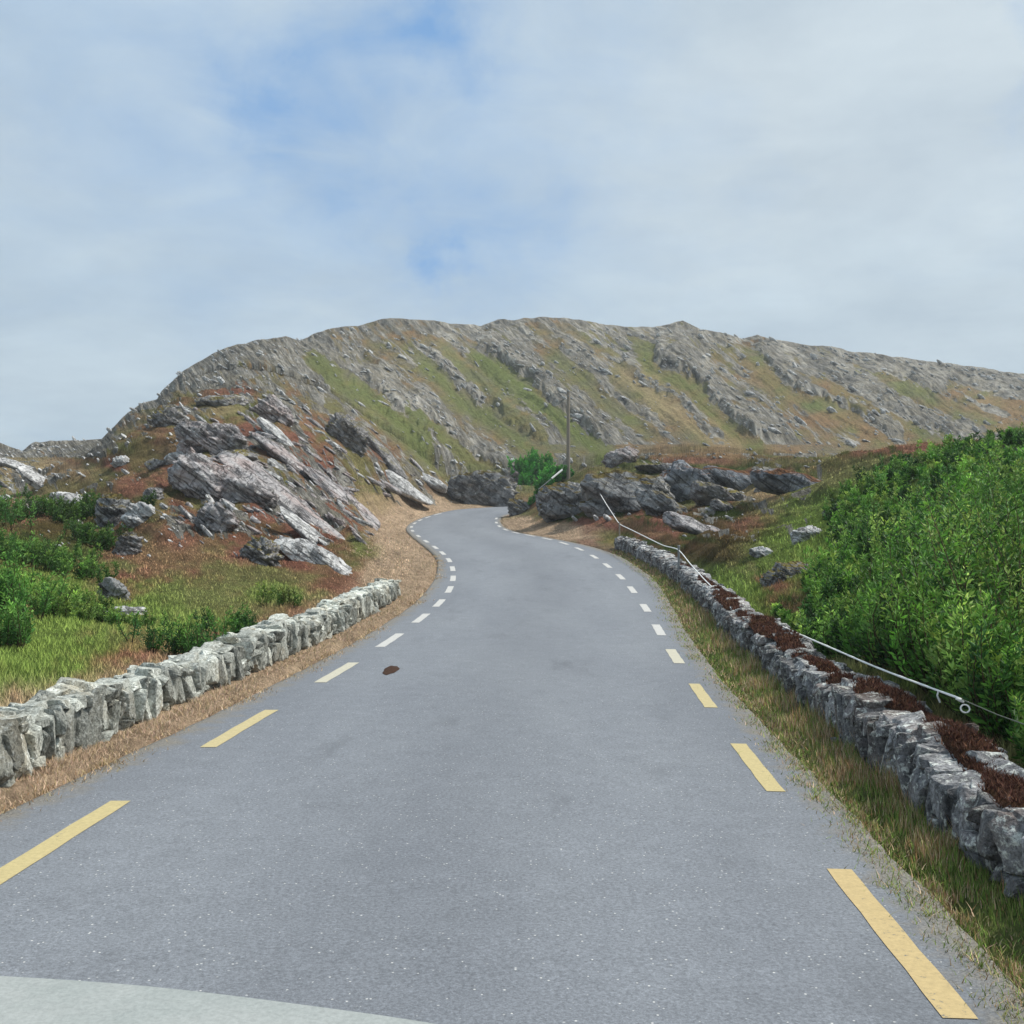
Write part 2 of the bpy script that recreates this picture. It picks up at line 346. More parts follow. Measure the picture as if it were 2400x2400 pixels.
for P, hgt, wid, cs in LEDGES:
    us = [p[0] for p in P]; vs = [p[1] for p in P]
    m = (U > min(us) - 220) & (U < max(us) + 220) & (V > min(vs) - 160) & (V < max(vs) + 160) & (Y > 60) & (Y < 400)
    if not m.any(): continue
    uu, vv = U[m], V[m]
    jit = 9 * fbm(uu / 26, vv / 26, seed=41, o=3) + 4 * noise(uu / 8, vv / 8, seed=43)
    s_, t_ = poly_sd(uu, vv, P); s_ = s_ + jit
    endf = sst(0, .12, t_) * (1 - sst(.88, 1, t_)) * .9 + .1
    prof = np.where(s_ < 0, np.exp(-(s_ / 7.0) ** 2), np.exp(-s_ / wid)) * (1 - sst(150, 200, np.abs(s_)))
    rel_px[m] += hgt * .7 * prof * endf
    rock[m] += cs * endf * 1.1 * np.where(s_ < 0, np.exp(-(s_ / 12.0) ** 2), np.exp(-(s_ / (wid * .45)) ** 2)) 
    gl_ = np.exp(-((s_ + 32) / 20.0) ** 2) * endf
    rock[m] -= 1.3 * gl_; green[m] = np.maximum(green[m], gl_ * cs)
rel_px *= hill * (1 - sst(1010, 1045, V) * sst(1150, 1300, U)) * (1 - .8 * sst(1150, 900, U) * sst(1010, 1030, V) * (U < 330)) 
# knoll / near moor relief, metres
near = (1 - hill)
kn = sst(24, 34, Y) * near * ((U < 1010) | (U > 1180))
tw = (X + .75 * Y) / 1.25 + 1.2 * fbm(X / 6, Y / 6, seed=58, o=3); lw = (.75 * X - Y) / 1.25
led = fbm(tw / 2.6, lw / 11, seed=51, o=4, r=.5)
rm = kn * (.55 * (1 - 2.2 * np.abs(led)) + .28 * fbm(tw / .9, lw / 3.5, seed=53, o=3) + .4 * fbm(X / 5, Y / 5, seed=57, o=3) - .15 + .5 * (U > 1150) * np.abs(fbm(X / 3.2, Y / 3.2, seed=59, o=3))) + near * .05 * fbm(X / .7, Y / .7, seed=52, o=4)
zb = CAMH + (HV - V + rel_px) / FPX * Y + rm * sst(1.5, 5, Y) + 0.0
# skyline: bring every bearing's horizon to the measured height
far = Y > 85
Vn = HV - (zb - CAMH) / Y * FPX
cur = np.where(far & (Y < 320), Vn, 9e9).min(0)
tgt = np.interp(cu, SKY[:, 0], SKY[:, 1]) + 3.0 * fbm(cu / 24, cu * 0, seed=61, o=3, r=.4)
k9 = np.ones(9) / 9
dl_ = tgt - cur
kw = np.hanning(41); kw /= kw.sum(); dls = np.convolve(np.pad(dl_, 20, mode='edge'), kw, 'valid')
zb -= (dls[None] * sst(72, 150, Y) * (1 - sst(500, 1500, Y))) / FPX * Y
Vn = HV - (zb - CAMH) / Y * FPX
cur2 = np.where(far & (Y < 320), Vn, 9e9).min(0)
zb -= ((tgt - cur2)[None] * np.exp(-np.maximum(Vn - cur2[None], 0) / 12.0) * (Y > 85) * (Y < 320)) / FPX * Y
# fit to the road and its verges
zr = zroad(Y); d_out = np.maximum(dleft(X, Y), dright(X, Y))
inr = Y < 112
w_ = sst(.5, 1.0 + .04 * Y, d_out)
ver = zr - .10 + .13 * sst(.0, .28, d_out) + .03 * fbm(X / .35, Y / .35, seed=71, o=3) * sst(.1, .4, d_out)
ver = ver + .16 * sst(.3, 1.6, d_out) * sst(26, 50, Y)
zb = np.where(inr, ver * (1 - w_) + zb * w_, zb)
# raise the verge a little at the far right bend, lower field behind the right wall
Z = zb
V2 = HV - (Z - CAMH) / Y * FPX           # final elevation, photo pixels

FR = lambda y: np.interp(y, cy, np.arange(len(cy)))
FC = lambda u: np.interp(u, cu, np.arange(len(cu)))
def gz(x, y):
    x = np.asarray(x, float); y = np.asarray(y, float)
    return bil(Z, np.atleast_1d(FR(y)), np.atleast_1d(FC(CX + FPX * x / y)))
def hit(u, v, dmin=6.0):
    """first ground point seen along a bearing and elevation"""
    c = int(round(float(FC(u)))); col = V2[:, c]; ok = np.where((col <= v) & (cy > dmin))[0]
    D = cy[ok[0]] if len(ok) else 120.0
    return at(u, v, D)

# ----- ground colours (the plants and rock that grow there)
COL = dict(olive=(128,126,80), green=(118,138,66), bright=(112,136,62), brown=(150,122,90), rust=(150,104,86), straw=(202,176,148), dgreen=(66,84,34),
           heath=(104,84,54), tan=(176,156,118), pale=(140,140,100), peat=(70,54,38), sage=(128,122,104), hgreen=(114,124,72))
COL = {k: np.array(alb(*c, 1.5)) for k, c in COL.items()}
rightn = None
nA = fbm(X / 6, Y / 6, seed=81, o=4)[..., None]; nB = fbm(U / 70, V2 / 34, seed=82, o=4)[..., None]; nC = fbm(U / 22, V2 / 10, seed=83, o=3)[..., None]
def lerp(a, b, t): return a + (b - a) * np.clip(t, 0, 1)
colr = lerp(COL['olive'], COL['brown'], .5 + 1.6 * nB)
colr = lerp(colr, COL['sage'], .6 + nC)
colr = lerp(colr, COL['hgreen'], green[..., None] * .9)
rightness = sst(1250, 2000, U)[..., None]
colr = lerp(colr, COL['brown'], rightness * (.35 + .9 * nB + .4 * nC))
# left field green, knoll brown and rust
kmask = ((1 - hill) * (U < 1100))[..., None]
kc = lerp(COL['brown'], COL['rust'], .35 + 1.9 * nB + .5 * nC); kc = lerp(kc, COL['olive'], .1 - 1.8 * nB + 1.0 * nC)
colr = lerp(colr, kc, kmask)
mm = ((1 - hill) * (U >= 1100))[..., None]
mc = lerp(COL['heath'], COL['rust'], .3 + 1.9 * nB + nC); mc = lerp(mc, COL['olive'], .3 - 2.6 * nA); mc = lerp(mc, COL['dgreen'], .1 - 2.2 * nC)
colr = lerp(colr, mc, mm)
BLOBS = [ # u, v, ru, rv, angle, colour, strength
 (60,1470,230,210,0,'green',1.1),(400,1440,200,90,-10,'green',1.0),(560,1400,200,60,0,'olive',.7),(120,1270,140,70,0,'dgreen',.8),(120,1240,60,25,0,'heath',.7),(100,1420,70,25,-15,'brown',.7),
 (330,1480,40,40,0,'brown',.5),(620,1250,110,40,20,'heath',.6),(400,1290,110,60,0,'brown',.8),(420,1260,60,30,0,'rust',.7),(300,1140,50,25,0,'rust',.9),(620,1200,70,25,15,'rust',1.1),(720,1260,90,25,35,'rust',1.0),
 (650,1350,200,22,5,'olive',.8),(800,1370,70,30,0,'rust',.8),(640,1390,90,30,0,'bright',.6),(590,1015,40,40,10,'rust',1.1),(580,960,45,22,0,'bright',.9),(400,1050,60,25,-10,'brown',.9),(500,960,80,18,0,'tan',.6),
 (760,1130,60,90,-40,'rust',.9),(680,1050,50,60,-30,'rust',.7),(90,1120,160,60,0,'tan',.7),(150,1155,140,30,0,'olive',.6),(330,1060,60,40,0,'olive',.7),
 (930,1270,70,90,-20,'straw',1.3),(900,1340,60,50,-50,'straw',1.2),(960,1190,60,30,10,'straw',1.2),(1030,1180,60,26,25,'straw',1.4),(870,1180,60,30,10,'tan',1.0),(860,1290,40,22,10,'green',.6),
 (840,1090,40,60,-35,'olive',.9),(980,1020,90,26,35,'bright',.8),(1090,1060,90,26,35,'olive',.9),(760,860,26,120,-40,'green',.8),(1180,900,110,18,42,'bright',.9),(1060,1120,70,22,30,'olive',.8),
 (1380,1010,80,22,40,'bright',.9),(1260,970,60,18,40,'green',.7),(1450,800,110,40,10,'green',.8),(1520,910,130,36,35,'tan',.7),(1640,1000,160,30,32,'tan',.8),(1700,830,70,40,20,'green',.7),(1780,880,80,30,35,'brown',.8),
 (1960,950,90,25,15,'green',.5),(1900,1000,110,30,35,'brown',.8),(2060,1000,120,30,20,'brown',.8),(2340,960,90,30,15,'brown',.7),(1690,1060,160,18,5,'brown',.8),
 (1250,1240,90,26,10,'straw',1.2),(1350,1245,90,22,5,'straw',1.1),(1290,1175,70,30,0,'brown',.8),(1240,1170,40,22,0,'rust',.6),(1420,1235,80,26,0,'rust',.6),(1450,1265,60,22,10,'green',.5),(1500,1240,80,16,20,'brown',.7),
 (1620,1070,160,16,5,'brown',.8),(1640,1080,120,10,3,'rust',.7),(1720,1240,90,40,15,'heath',1.0),(1780,1230,70,30,0,'rust',.7),(1690,1200,60,16,10,'dgreen',.9),(1760,1160,90,26,15,'tan',.7),(1660,1300,90,40,0,'heath',.8),
 (1700,1380,120,60,30,'green',1.0),(1850,1280,110,60,0,'green',.7),(2000,1250,220,160,-15,'green',1.2),(2250,1150,260,80,0,'green',1.2),(2250,1400,300,250,0,'green',1.0),(2000,1085,260,16,0,'olive',.7),(1950,1120,80,26,-20,'olive',.9),
 (2380,1062,50,16,-8,'brown',.8),(1250,1140,60,30,0,'green',.5),(1330,1080,40,20,30,'green',.6)]
for (bu, bv, ru, rv, an, cn, st) in BLOBS:
    m = (np.abs(U - bu) < 2.2 * max(ru, rv)) & (np.abs(V2 - bv) < 2.2 * max(ru, rv)) & (Y < 330)
    du = U[m] - bu; dv = V2[m] - bv; c_, s_ = math.cos(R(an)), math.sin(R(an))
    a_ = (du * c_ + dv * s_) / ru; b_ = (-du * s_ + dv * c_) / rv
    q = np.sqrt(a_ * a_ + b_ * b_) + .35 * fbm(U[m] / 30, V2[m] / 16, seed=91, o=3)
    cn = 'hgreen' if (bv < 1130 and cn in ('green', 'bright')) else cn
    w9 = (st * (1 - sst(.45, 1.25, q)) * np.where(hill[m] > .5, .62, 1.0))[:, None]
    colr[m] = lerp(colr[m], COL[cn] * (1 + .25 * nC[m]), w9)
# verges
vl = (1 - sst(.9, 1.6 + .02 * Y, dleft(X, Y))) * (Y < 110) * (U < 1200) ; vr = (1 - sst(.5, 1.3, dright(X, Y))) * (Y < 110) * (X > xr(Y))
colr = lerp(colr, COL['straw'] * (1.0 + .3 * nC), (vl * (X < xl(Y)))[..., None] * .9)
colr = lerp(colr, lerp(COL['green'] * .8, COL['brown'], .3 + 1.4 * nA), vr[..., None] * (1 - sst(38, 48, Y))[..., None])
colr = lerp(colr, COL['straw'] * .8, (vr * .5 * (.6 + nA[..., 0]))[..., None])
# rock mask on knoll and moor
kr = fbm(wT / 26, Lc / 85, seed=55, o=5, r=.6)
rk = np.where(U < 1100, kr * 1.5 + .12 - .5 * sst(1240, 1330, V2) - 1.2 * sst(1340, 1400, V2) - 1.0 * (1 - sst(26, 32, Y)) + .12 * sst(560, 700, U) * (1 - sst(1200, 1260, V2)), kr * 1.3 - .12 - 2 * sst(1900, 2000, U) - 1.5 * sst(1250, 1320, V2))
rk = rk - 2.0 * (1 - sst(.5, 3.0, d_out)) * inr - 1.0 * (U < 240) * (V2 > 1190) 
rk -= 1.1 * np.exp(-((U - 930) / 70) ** 2 - ((V2 - 1260) / 90) ** 2)
rock = rock * hill + rk * (1 - hill)
rock += .45 * (1 - sst(0, 50, V2 - np.interp(U, SKY[:, 0], SKY[:, 1]))) * hill + .60 * sst(1850, 2150, U) * hill + .06 * hill + .55 * hill * (U < 760) * (V2 < 960)
rock -= green * .6
rock -= 3 * (1 - sst(0, .6, d_out)) * inr
frac = fbm(wT / 13, Lc / 40, seed=35, o=5, r=.65)
streak = fbm(wT / 7, Lc / 60, seed=36, o=4, r=.6)
knl = (1 - hill) * np.exp(-((U - 700) / 170) ** 2 - ((V2 - 1120) / 120) ** 2)
rim_ = ((U > 1200) & (V2 > 1042) & (V2 < 1062) & (Y > 60)) * 1.0
rock = sst(.10, .75, -1.5 * rim_ + .5 * (U < 250) * (V2 < 1072) + rock * .76 + (.85 * frac + .6 * streak) * (.5 + .5 * hill) + .10 * nC[..., 0] + .10 + .10 * hill * (U > 800) + knl * (.12 + 1.0 * streak) + 1.0 * kn * (.42 - 2.4 * np.abs(led)) * (V2 < 1300) * (1 - (U > 1900)))

nr, nc = U.shape
idx = np.arange(nr * nc).reshape(nr, nc)
F = np.stack([idx[:-1, :-1], idx[:-1, 1:], idx[1:, 1:], idx[1:, :-1]], -1).reshape(-1, 4)

# ----- terrain material
m = M('hillside', .95, .1)
vegc = m.attr('plants'); rk_ = m.attr('rockiness', 'Fac')
nf = m.noise(1.6, 6, .65); nff = m.noise(9, 5, .65); ns = m.noise(.5, 6, .65, stretch=(1, .35, 1.6), rot=(0, R(35), R(20)))
nsp = m.noise(3.2, 5, .75, stretch=(1, .6, 2.2), rot=(0, R(35), 0))
veg = m.mix(1.0, vegc, m.ramp(nf, (.3, .62), (.5, 1.0), (.72, 1.35)), 'MULTIPLY'); veg = m.mix(.8, veg, m.ramp(nff, (.28, .55), (.5, 1.0), (.75, 1.5)), 'MULTIPLY')
def bed(scale, detail, rough, off=0):
    mp = m.n('ShaderNodeMapping'); m.l(m.attr('bedding', 'Vector'), mp.inputs[0]); mp.inputs['Location'].default_value = (off, off, 0)
    n = m.n('ShaderNodeTexNoise'); m.l(mp.outputs[0], n.inputs['Vector']); n.inputs['Scale'].default_value = scale; n.inputs['Detail'].default_value = detail; n.inputs['Roughness'].default_value = rough
    return n.outputs['Fac']
bd1 = bed(1.3, 7, .66); bd2 = bed(4.5, 6, .7, 5.0); blot = m.noise(.35, 6, .68)
rc = m.ramp(bd1, (.30, tuple(alb(70, 71, 70, 1.2))), (.45, tuple(alb(130, 128, 122, 1.3))), (.58, tuple(alb(156, 153, 146, 1.35))), (.70, tuple(alb(192, 188, 178, 1.3))))
rc = m.mix(m.ramp(blot, (.42, 0), (.62, .65)), rc, tuple(alb(146, 138, 118, 1.3)))
rc = m.mix(.95, rc, m.ramp(bd2, (.34, .35), (.5, 1.0), (.64, 1.8)), 'MULTIPLY')
rc = m.mix(m.ramp(nff, (.58, 0), (.67, .8)), rc, tuple(alb(214, 212, 204, 1.35)))
msk = m.math('MULTIPLY', m.math('SUBTRACT', m.math('ADD', rk_, m.math('ADD', m.math('MULTIPLY', m.math('SUBTRACT', nf, .5), .7), m.math('MULTIPLY', m.math('SUBTRACT', bd2, .5), 1.3))), .42), 5.0, clamp=True)
hgt_ = m.math('ADD', m.math('MULTIPLY', nf, 1.0), m.math('MULTIPLY', nff, .35))
b1 = m.bump(hgt_, .35, .8); b2 = m.bump(bd1, 1.6, .8, b1); b2 = m.bump(bd2, .6, .8, b2)
HILLM = m.out(m.mix(msk, veg, rc), b2)
ground = mesh_np('ground', np.stack([X, Y, Z], -1).reshape(-1, 3), F, HILLM, cols={'plants': colr.reshape(-1, 3), 'rockiness': rock.ravel(), 'bedding': np.stack([wT / 30, Lc / 110, Y / 400], -1).reshape(-1, 3)})
tag(ground, kind='structure')
# land behind and beside the viewer
gb = mesh_np('land', [(-6000, 1.02, -.1), (6000, 1.02, -.1), (6000, -3000, -.3), (-6000, -3000, -.3)], [(0, 3, 2, 1)], HILLM,
             cols={'plants': np.tile(COL['green'], (4, 1)), 'rockiness': np.zeros(4), 'bedding': np.zeros((4, 3))}); tag(gb, kind='structure')

# ------------------------------------------------------------------ road
n = 900; sL = QL; sR = QR
def offset_line(Q, dist):
    t = np.gradient(Q, axis=0); t /= np.linalg.norm(t, axis=1)[:, None]; nn = np.stack([-t[:, 1], t[:, 0]], 1); return Q + nn * np.asarray(dist)[:, None]
ragl = .05 + .03 * fbm(QL[:, 1] * 2.3, QL[:, 0], seed=101, o=3, r=.8); ragr = .06 + .05 * fbm(QR[:, 1] * 1.9, QR[:, 0], seed=102, o=4, r=.9)
EL = offset_line(QL, np.interp(QL[:, 1], oLy, oLv) + ragl); ER = offset_line(QR, -(np.interp(QR[:, 1], oRy, oRv) + ragr))
TT = np.array([0, .006, .015, .03, .05, .08, .13, .2, .3, .4, .5, .6, .7, .8, .87, .92, .95, .97, .985, .994, 1.0]); cols_n = len(TT); rv_ = []; ea = []
for i in range(n):
    for j in range(cols_n):
        t = TT[j]; p = EL[i] * (1 - t) + ER[i] * t
        zc = zroad(p[1]) + .035 * (1 - (2 * t - 1) ** 2) * 0.6
        rv_.append((p[0], p[1], zc - (.05 if j in (0, cols_n - 1) else 0))); ea.append((t, min(t, 1 - t) * 6.2, 0))
ii = np.arange(n * cols_n).reshape(n, cols_n)
RF = np.stack([ii[:-1, :-1], ii[:-1, 1:], ii[1:, 1:], ii[1:, :-1]], -1).reshape(-1, 4)
m = M('asphalt', .82, .3)
g1 = m.noise(120, 3, .7); g2 = m.noise(48, 5, .75); g3 = m.noise(.45, 4, .6, stretch=(1, .25, 1)); g4 = m.noise(4, 5, .65)
vor = m.n('ShaderNodeTexVoronoi'); vor.inputs['Scale'].default_value = 60; m.l(m.g.outputs['Position'], vor.inputs['Vector'])
vc = m.n('ShaderNodeSeparateColor'); m.l(vor.outputs['Color'], vc.inputs[0])
base = m.mix(m.ramp(g3, (.35, 0), (.65, 1)), tuple(alb(140, 145, 153, 1.13)), tuple(alb(151, 156, 163, 1.13)))
base = m.mix(.75, base, m.ramp(g2, (.28, .45), (.5, 1.0), (.72, 1.6)), 'MULTIPLY')
base = m.mix(.5, base, m.ramp(g1, (.3, .6), (.5, 1.0), (.72, 1.5)), 'MULTIPLY')
base = m.mix(.5, base, m.ramp(g4, (.3, .86), (.7, 1.12)), 'MULTIPLY')
chip = m.math('MULTIPLY', m.ramp(vc.outputs[0], (.972, 0), (.985, 1.0)), m.ramp(vor.outputs['Distance'], (.25, 1), (.42, 0)))
base = m.mix(chip, base, (.62, .62, .6))
ac = m.n('ShaderNodeSeparateXYZ'); m.l(m.attr('across', 'Vector'), ac.inputs[0])
wave = m.math('MULTIPLY', m.math('ADD', m.math('COSINE', m.math('MULTIPLY', m.math('SUBTRACT', ac.outputs[0], .5), 4 * math.pi)), 1.0), .5)
base = m.mix(.55, base, m.mix(m.math('MULTIPLY', m.math('SUBTRACT', 1.0, wave), m.ramp(g4, (.2, .6), (.8, 1.0))), (.88, .88, .885), (1.10, 1.10, 1.10)), 'MULTIPLY')
stain = m.noise(1.1, 6, .7, stretch=(1.0, .3, 1)); base = m.mix(m.ramp(stain, (.56, 0), (.72, .38)), base, tuple(alb(108, 112, 118)))
rim = m.math('ADD', ac.outputs[1], m.math('MULTIPLY', m.math('SUBTRACT', m.noise(3.4, 6, .7), .5), .9))
grit = m.mix(m.ramp(m.noise(55, 4, .8), (.4, 0), (.6, 1)), tuple(alb(124, 118, 108)), tuple(alb(186, 180, 168)))
base = m.mix(m.ramp(rim, (.10, .85), (.34, 0)), base, grit)
m.b.inputs['Roughness'].default_value = .8
ASPH = m.out(base, m.bump(g2, .006, .7, m.bump(g1, .003, .6)))
road = mesh_np('road', rv_, RF, ASPH, cols={'across': np.array(ea)}); tag(road, kind='structure')

def paint(c, wear):
    m = M('edge_paint', .7, .3); a = m.noise(28, 5, .8); b = m.noise(3, 4, .6)
    col = m.mix(m.ramp(a, (.35, 0), (.65, .8)), tuple(alb(*c)), tuple(x * .72 for x in alb(*c)))
    holes = m.math('GREATER_THAN', m.math('ADD', m.math('MULTIPLY', a, .7), m.math('MULTIPLY', b, .3)), wear)
    col = m.mix(holes, col, tuple(alb(150, 148, 140))); return m.out(col, m.bump(a, .003, .5))
PA = [paint((250, 222, 162), .60), paint((250, 230, 168), .62), paint((250, 232, 176), .64), paint((252, 246, 222), .72), paint((255, 253, 248), .74)]  # far dashes whiter: overexposure of the yellow lines put into the paint
def arc(Q): return np.concatenate([[0], np.cumsum(np.linalg.norm(np.diff(Q, axis=0), axis=1))])
SL, SR = arc(QL), arc(QR)
def crown(x, y):
    a, b = xl(y) - np.interp(y, oLy, oLv), xr(y) + np.interp(y, oRy, oRv); t = np.clip((x - a) / (b - a), 0, 1); return zroad(y) + .021 * (1 - (2 * t - 1) ** 2)
def dash(Q, S, yc, length, mat, w=.145, pxr=0):
    s0 = np.interp(yc, Q[:, 1], S); ss = np.linspace(s0 - length / 2, s0 + length / 2, 9)
    p = np.stack([np.interp(ss, S, Q[:, 0]), np.interp(ss, S, Q[:, 1])], 1); t = np.gradient(p, axis=0); t /= np.linalg.norm(t, axis=1)[:, None]
    nn = np.stack([-t[:, 1], t[:, 0]], 1); vs = []
    for k in range(9):
        for sgn in (-1, 1):
            ww = w * (1 + .05 * math.sin(k * 2.1 + yc + sgn)); q = p[k] + nn[k] * sgn * ww / 2
            # height of the crowned road at this place
            vs.append((q[0], q[1], float(crown(q[0], q[1])) + .0045))
    fs = [(2 * k, 2 * k + 2, 2 * k + 3, 2 * k + 1) for k in range(8)]
    o = mesh_np('edge_line_dash', vs, fs, mat, smooth=False); o.parent = road; return o
LYc = [7.0, 11.5, 15.8, 20, 23.9, 27.4, 31, 34.5, 38.1, 41.8, 45.4, 48.8, 53.0, 57.5, 63, 67.5, 71.6, 75.4, 78.9, 82]
RYc = [5.65, 9.64, 13.7, 17.7, 21.7, 26.2, 30.9, 35, 39.3, 43.4, 47.7, 51.5, 55, 58.1, 61, 64.3, 68.2, 72.5, 77.5]
for i, y_ in enumerate(LYc): dash(QL, SL, y_, [2.7, 2.15, 2.1, 2.1][i] if i < 4 else 1.85, PA[min(4, [1, 2, 3, 4][i] if i < 4 else 4)], w=.16 if i < 2 else .17)
for i, y_ in enumerate(RYc): dash(QR, SR, y_, [2.05, 1.95, 1.9][i] if i < 3 else 1.85, PA[min(4, i)], w=.15 if i < 3 else .17)
# pale sheet laid on the road, standing in for a windscreen reflection
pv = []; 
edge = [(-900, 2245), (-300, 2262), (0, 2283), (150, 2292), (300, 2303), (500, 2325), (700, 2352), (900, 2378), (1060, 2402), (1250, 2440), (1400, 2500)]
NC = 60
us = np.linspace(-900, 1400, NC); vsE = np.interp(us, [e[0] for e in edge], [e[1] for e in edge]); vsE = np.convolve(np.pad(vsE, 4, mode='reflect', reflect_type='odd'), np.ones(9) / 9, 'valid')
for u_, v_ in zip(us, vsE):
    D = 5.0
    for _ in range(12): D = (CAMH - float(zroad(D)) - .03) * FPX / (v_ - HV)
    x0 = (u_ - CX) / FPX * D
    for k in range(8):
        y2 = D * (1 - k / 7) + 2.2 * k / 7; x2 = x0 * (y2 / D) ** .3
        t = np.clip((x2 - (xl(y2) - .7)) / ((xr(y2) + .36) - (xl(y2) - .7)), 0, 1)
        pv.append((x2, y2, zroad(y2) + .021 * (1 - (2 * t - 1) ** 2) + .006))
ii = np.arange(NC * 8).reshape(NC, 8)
m = M('pale_reflection', .9, .2); a = m.noise(45, 4, .65); b = m.noise(2.5, 4, .6)
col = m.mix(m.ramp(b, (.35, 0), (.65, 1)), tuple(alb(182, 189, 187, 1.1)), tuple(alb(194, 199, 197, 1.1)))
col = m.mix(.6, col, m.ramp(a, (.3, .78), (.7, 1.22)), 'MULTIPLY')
o = mesh_np('reflection_sheet', pv, np.stack([ii[:-1, :-1], ii[1:, :-1], ii[1:, 1:], ii[:-1, 1:]], -1).reshape(-1, 4), m.out(col, m.bump(a, .004, .6))); tag(o, kind='structure')
# dark brown spot
def decal(name, u, v, ru, rv, mat, lift=.03, th=.0):
    D = 12.0
    for _ in range(20): D = (CAMH - zroad(D) - .02) * FPX / (v - HV)
    vs = [((u - CX) / FPX * D, D, zroad(D) + lift + th)]; N = 40
    for k in range(N):
        a = 2 * math.pi * k / N; rr = 1 + .08 * math.sin(3 * a + 1) + .05 * math.sin(7 * a)
        x_ = vs[0][0] + math.cos(a) * ru * rr * D / FPX; y_ = D + math.sin(a) * rr * rv * D * D / FPX / CAMH * .9
        vs.append((x_, y_, zroad(y_) + lift - th * .5))
    return mesh_np(name, vs, [(0, 1 + k, 1 + (k + 1) % N) for k in range(N)], mat)
m = M('dung', .95, .1); a = m.noise(30, 4, .7)
o = decal('dung_pat', 916, 1570, 17, 11, m.out(m.mix(a, tuple(alb(62, 44, 36)), tuple(alb(110, 84, 70))), m.bump(a, .02, .8)), th=.02)
tag(o, 'small dark brown oval pat lying on the grey road beside the left edge line', 'dung')
m = M('scuff', .8, .2); a = m.noise(12, 5, .7)
SCUFF = m

# ------------------------------------------------------------------ rocks and stones
def ico(sub):
    import bmesh
    bm = bmesh.new(); bmesh.ops.create_icosphere(bm, subdivisions=sub, radius=1)
    V_ = np.array([v.co[:] for v in bm.verts]); F_ = np.array([[v.index for v in f.verts] for f in bm.faces]); bm.free(); return V_, F_
ICO = {k: ico(k) for k in (2, 3, 4, 5, 6)}
def facet(sub, seed, nplanes=12, sharp=14, lo=.62, hi=1.0):
    V_, F_ = ICO[sub]; r = np.random.default_rng(seed)
    N_ = r.normal(size=(nplanes, 3)); N_ /= np.linalg.norm(N_, axis=1)[:, None]; d = r.uniform(lo, hi, nplanes)
    sq = (np.abs(V_) ** 4).sum(1) ** -.25; dots = np.maximum(V_ @ N_.T, 1e-3); rad = np.minimum(d / dots, 9)
    rad = np.concatenate([rad, (sq * .86)[:, None]], 1)
    rad = -np.log(np.exp(-sharp * np.minimum(rad, 3)).sum(1)) / sharp
    return V_ * rad[:, None], F_

def block(sub, seed):
    V_, F_ = ICO[sub]; r = np.random.default_rng(seed)
    A6 = np.concatenate([np.eye(3), -np.eye(3)]) + r.normal(0, .16, (6, 3)); B = r.normal(size=(5, 3))
    N_ = np.concatenate([A6, B]); N_ /= np.linalg.norm(N_, axis=1)[:, None]; d = np.concatenate([r.uniform(.74, .9, 6), r.uniform(.9, 1.15, 5)])
    rad = d / np.maximum(V_ @ N_.T, 1e-3); rad = -np.log(np.exp(-40 * np.minimum(rad, 3)).sum(1)) / 40
    return V_ * rad[:, None], F_
def rock_mat(name, dark, mid, light, lichen=.5, streak=(1, 1, 1), scale=3.0, warm=None, moss=None):
    m = M(name, .92, .15); alb = lambda *c: tuple(min(.85, x * 1.95) for x in globals()['alb'](*c))
    a = m.noise(scale, 6, .68, stretch=streak, rot=(0, R(-38), 0)); ck = m.noise(scale * .9, 6, .6, .4, stretch=(.22, .35, 2.6), rot=(0, R(-38), 0)); ck2 = m.noise(scale * .7, 5, .6, .5, stretch=(2.0, .5, .35), rot=(0, R(-24), 0)); b = m.noise(scale * 3.3, 5, .7); c = m.noise(scale * .45, 4, .6)
    col = m.ramp(a, (.28, tuple(alb(*dark))), (.5, tuple(alb(*mid))), (.68, tuple(alb(*light))))
    if warm: col = m.mix(m.ramp(c, (.45, 0), (.62, .75)), col, tuple(alb(*warm)))
    col = m.mix(m.ramp(b, (.55 + .1 * (1 - lichen), 0), (.66 + .1 * (1 - lichen), .9)), col, tuple(alb(228, 228, 222)))
    if moss:
        up = m.n('ShaderNodeSeparateXYZ'); m.l(m.g.outputs['Normal'], up.inputs[0])
        mk = m.math('MULTIPLY', m.ramp(up.outputs[2], (.55, 0), (.8, 1)), m.ramp(c, (.42, 0), (.52, 1)))
        col = m.mix(mk, col, m.mix(b, tuple(alb(*moss)), tuple(x * .5 for x in alb(*moss))))
    crk = m.math('MULTIPLY', m.ramp(ck, (.45, 1), (.478, .42), (.505, 1)), m.ramp(ck2, (.475, 1), (.49, .6), (.505, 1)))
    col = m.mix(1.0, col, crk, 'MULTIPLY')
    col = m.mix(.6, col, m.ramp(m.noise(scale * 12, 3, .7), (.3, .75), (.7, 1.25)), 'MULTIPLY')
    return m.out(col, m.bump(crk, .25 / scale, 1.0, m.bump(b, .06 / scale * 3, .9, m.bump(a, .3 / scale, .9))))
RM = dict(
    mauve=rock_mat('mauve_grey_rock', (100, 98, 100), (152, 149, 150), (186, 182, 182), .75, (.5, .6, 2.4), 2.0, warm=(158, 142, 138)),
    grey=rock_mat('grey_rock', (92, 92, 92), (140, 138, 138), (172, 170, 170), .6, (1, .6, 1.8), 2.2, moss=(128, 118, 66)),
    light=rock_mat('pale_rock', (120, 120, 122), (180, 180, 180), (214, 214, 212), .9, (1, .5, 1.8), 2.4),
    dark=rock_mat('dark_rock', (78, 80, 82), (126, 127, 128), (162, 162, 160), .5, (1, .7, 1.4), 1.3, moss=(104, 92, 48)),
    blue=rock_mat('blue_grey_rock', (80, 84, 90), (128, 132, 138), (160, 162, 164), .3, (1, .7, 1.4), 1.2, moss=(120, 84, 56)))

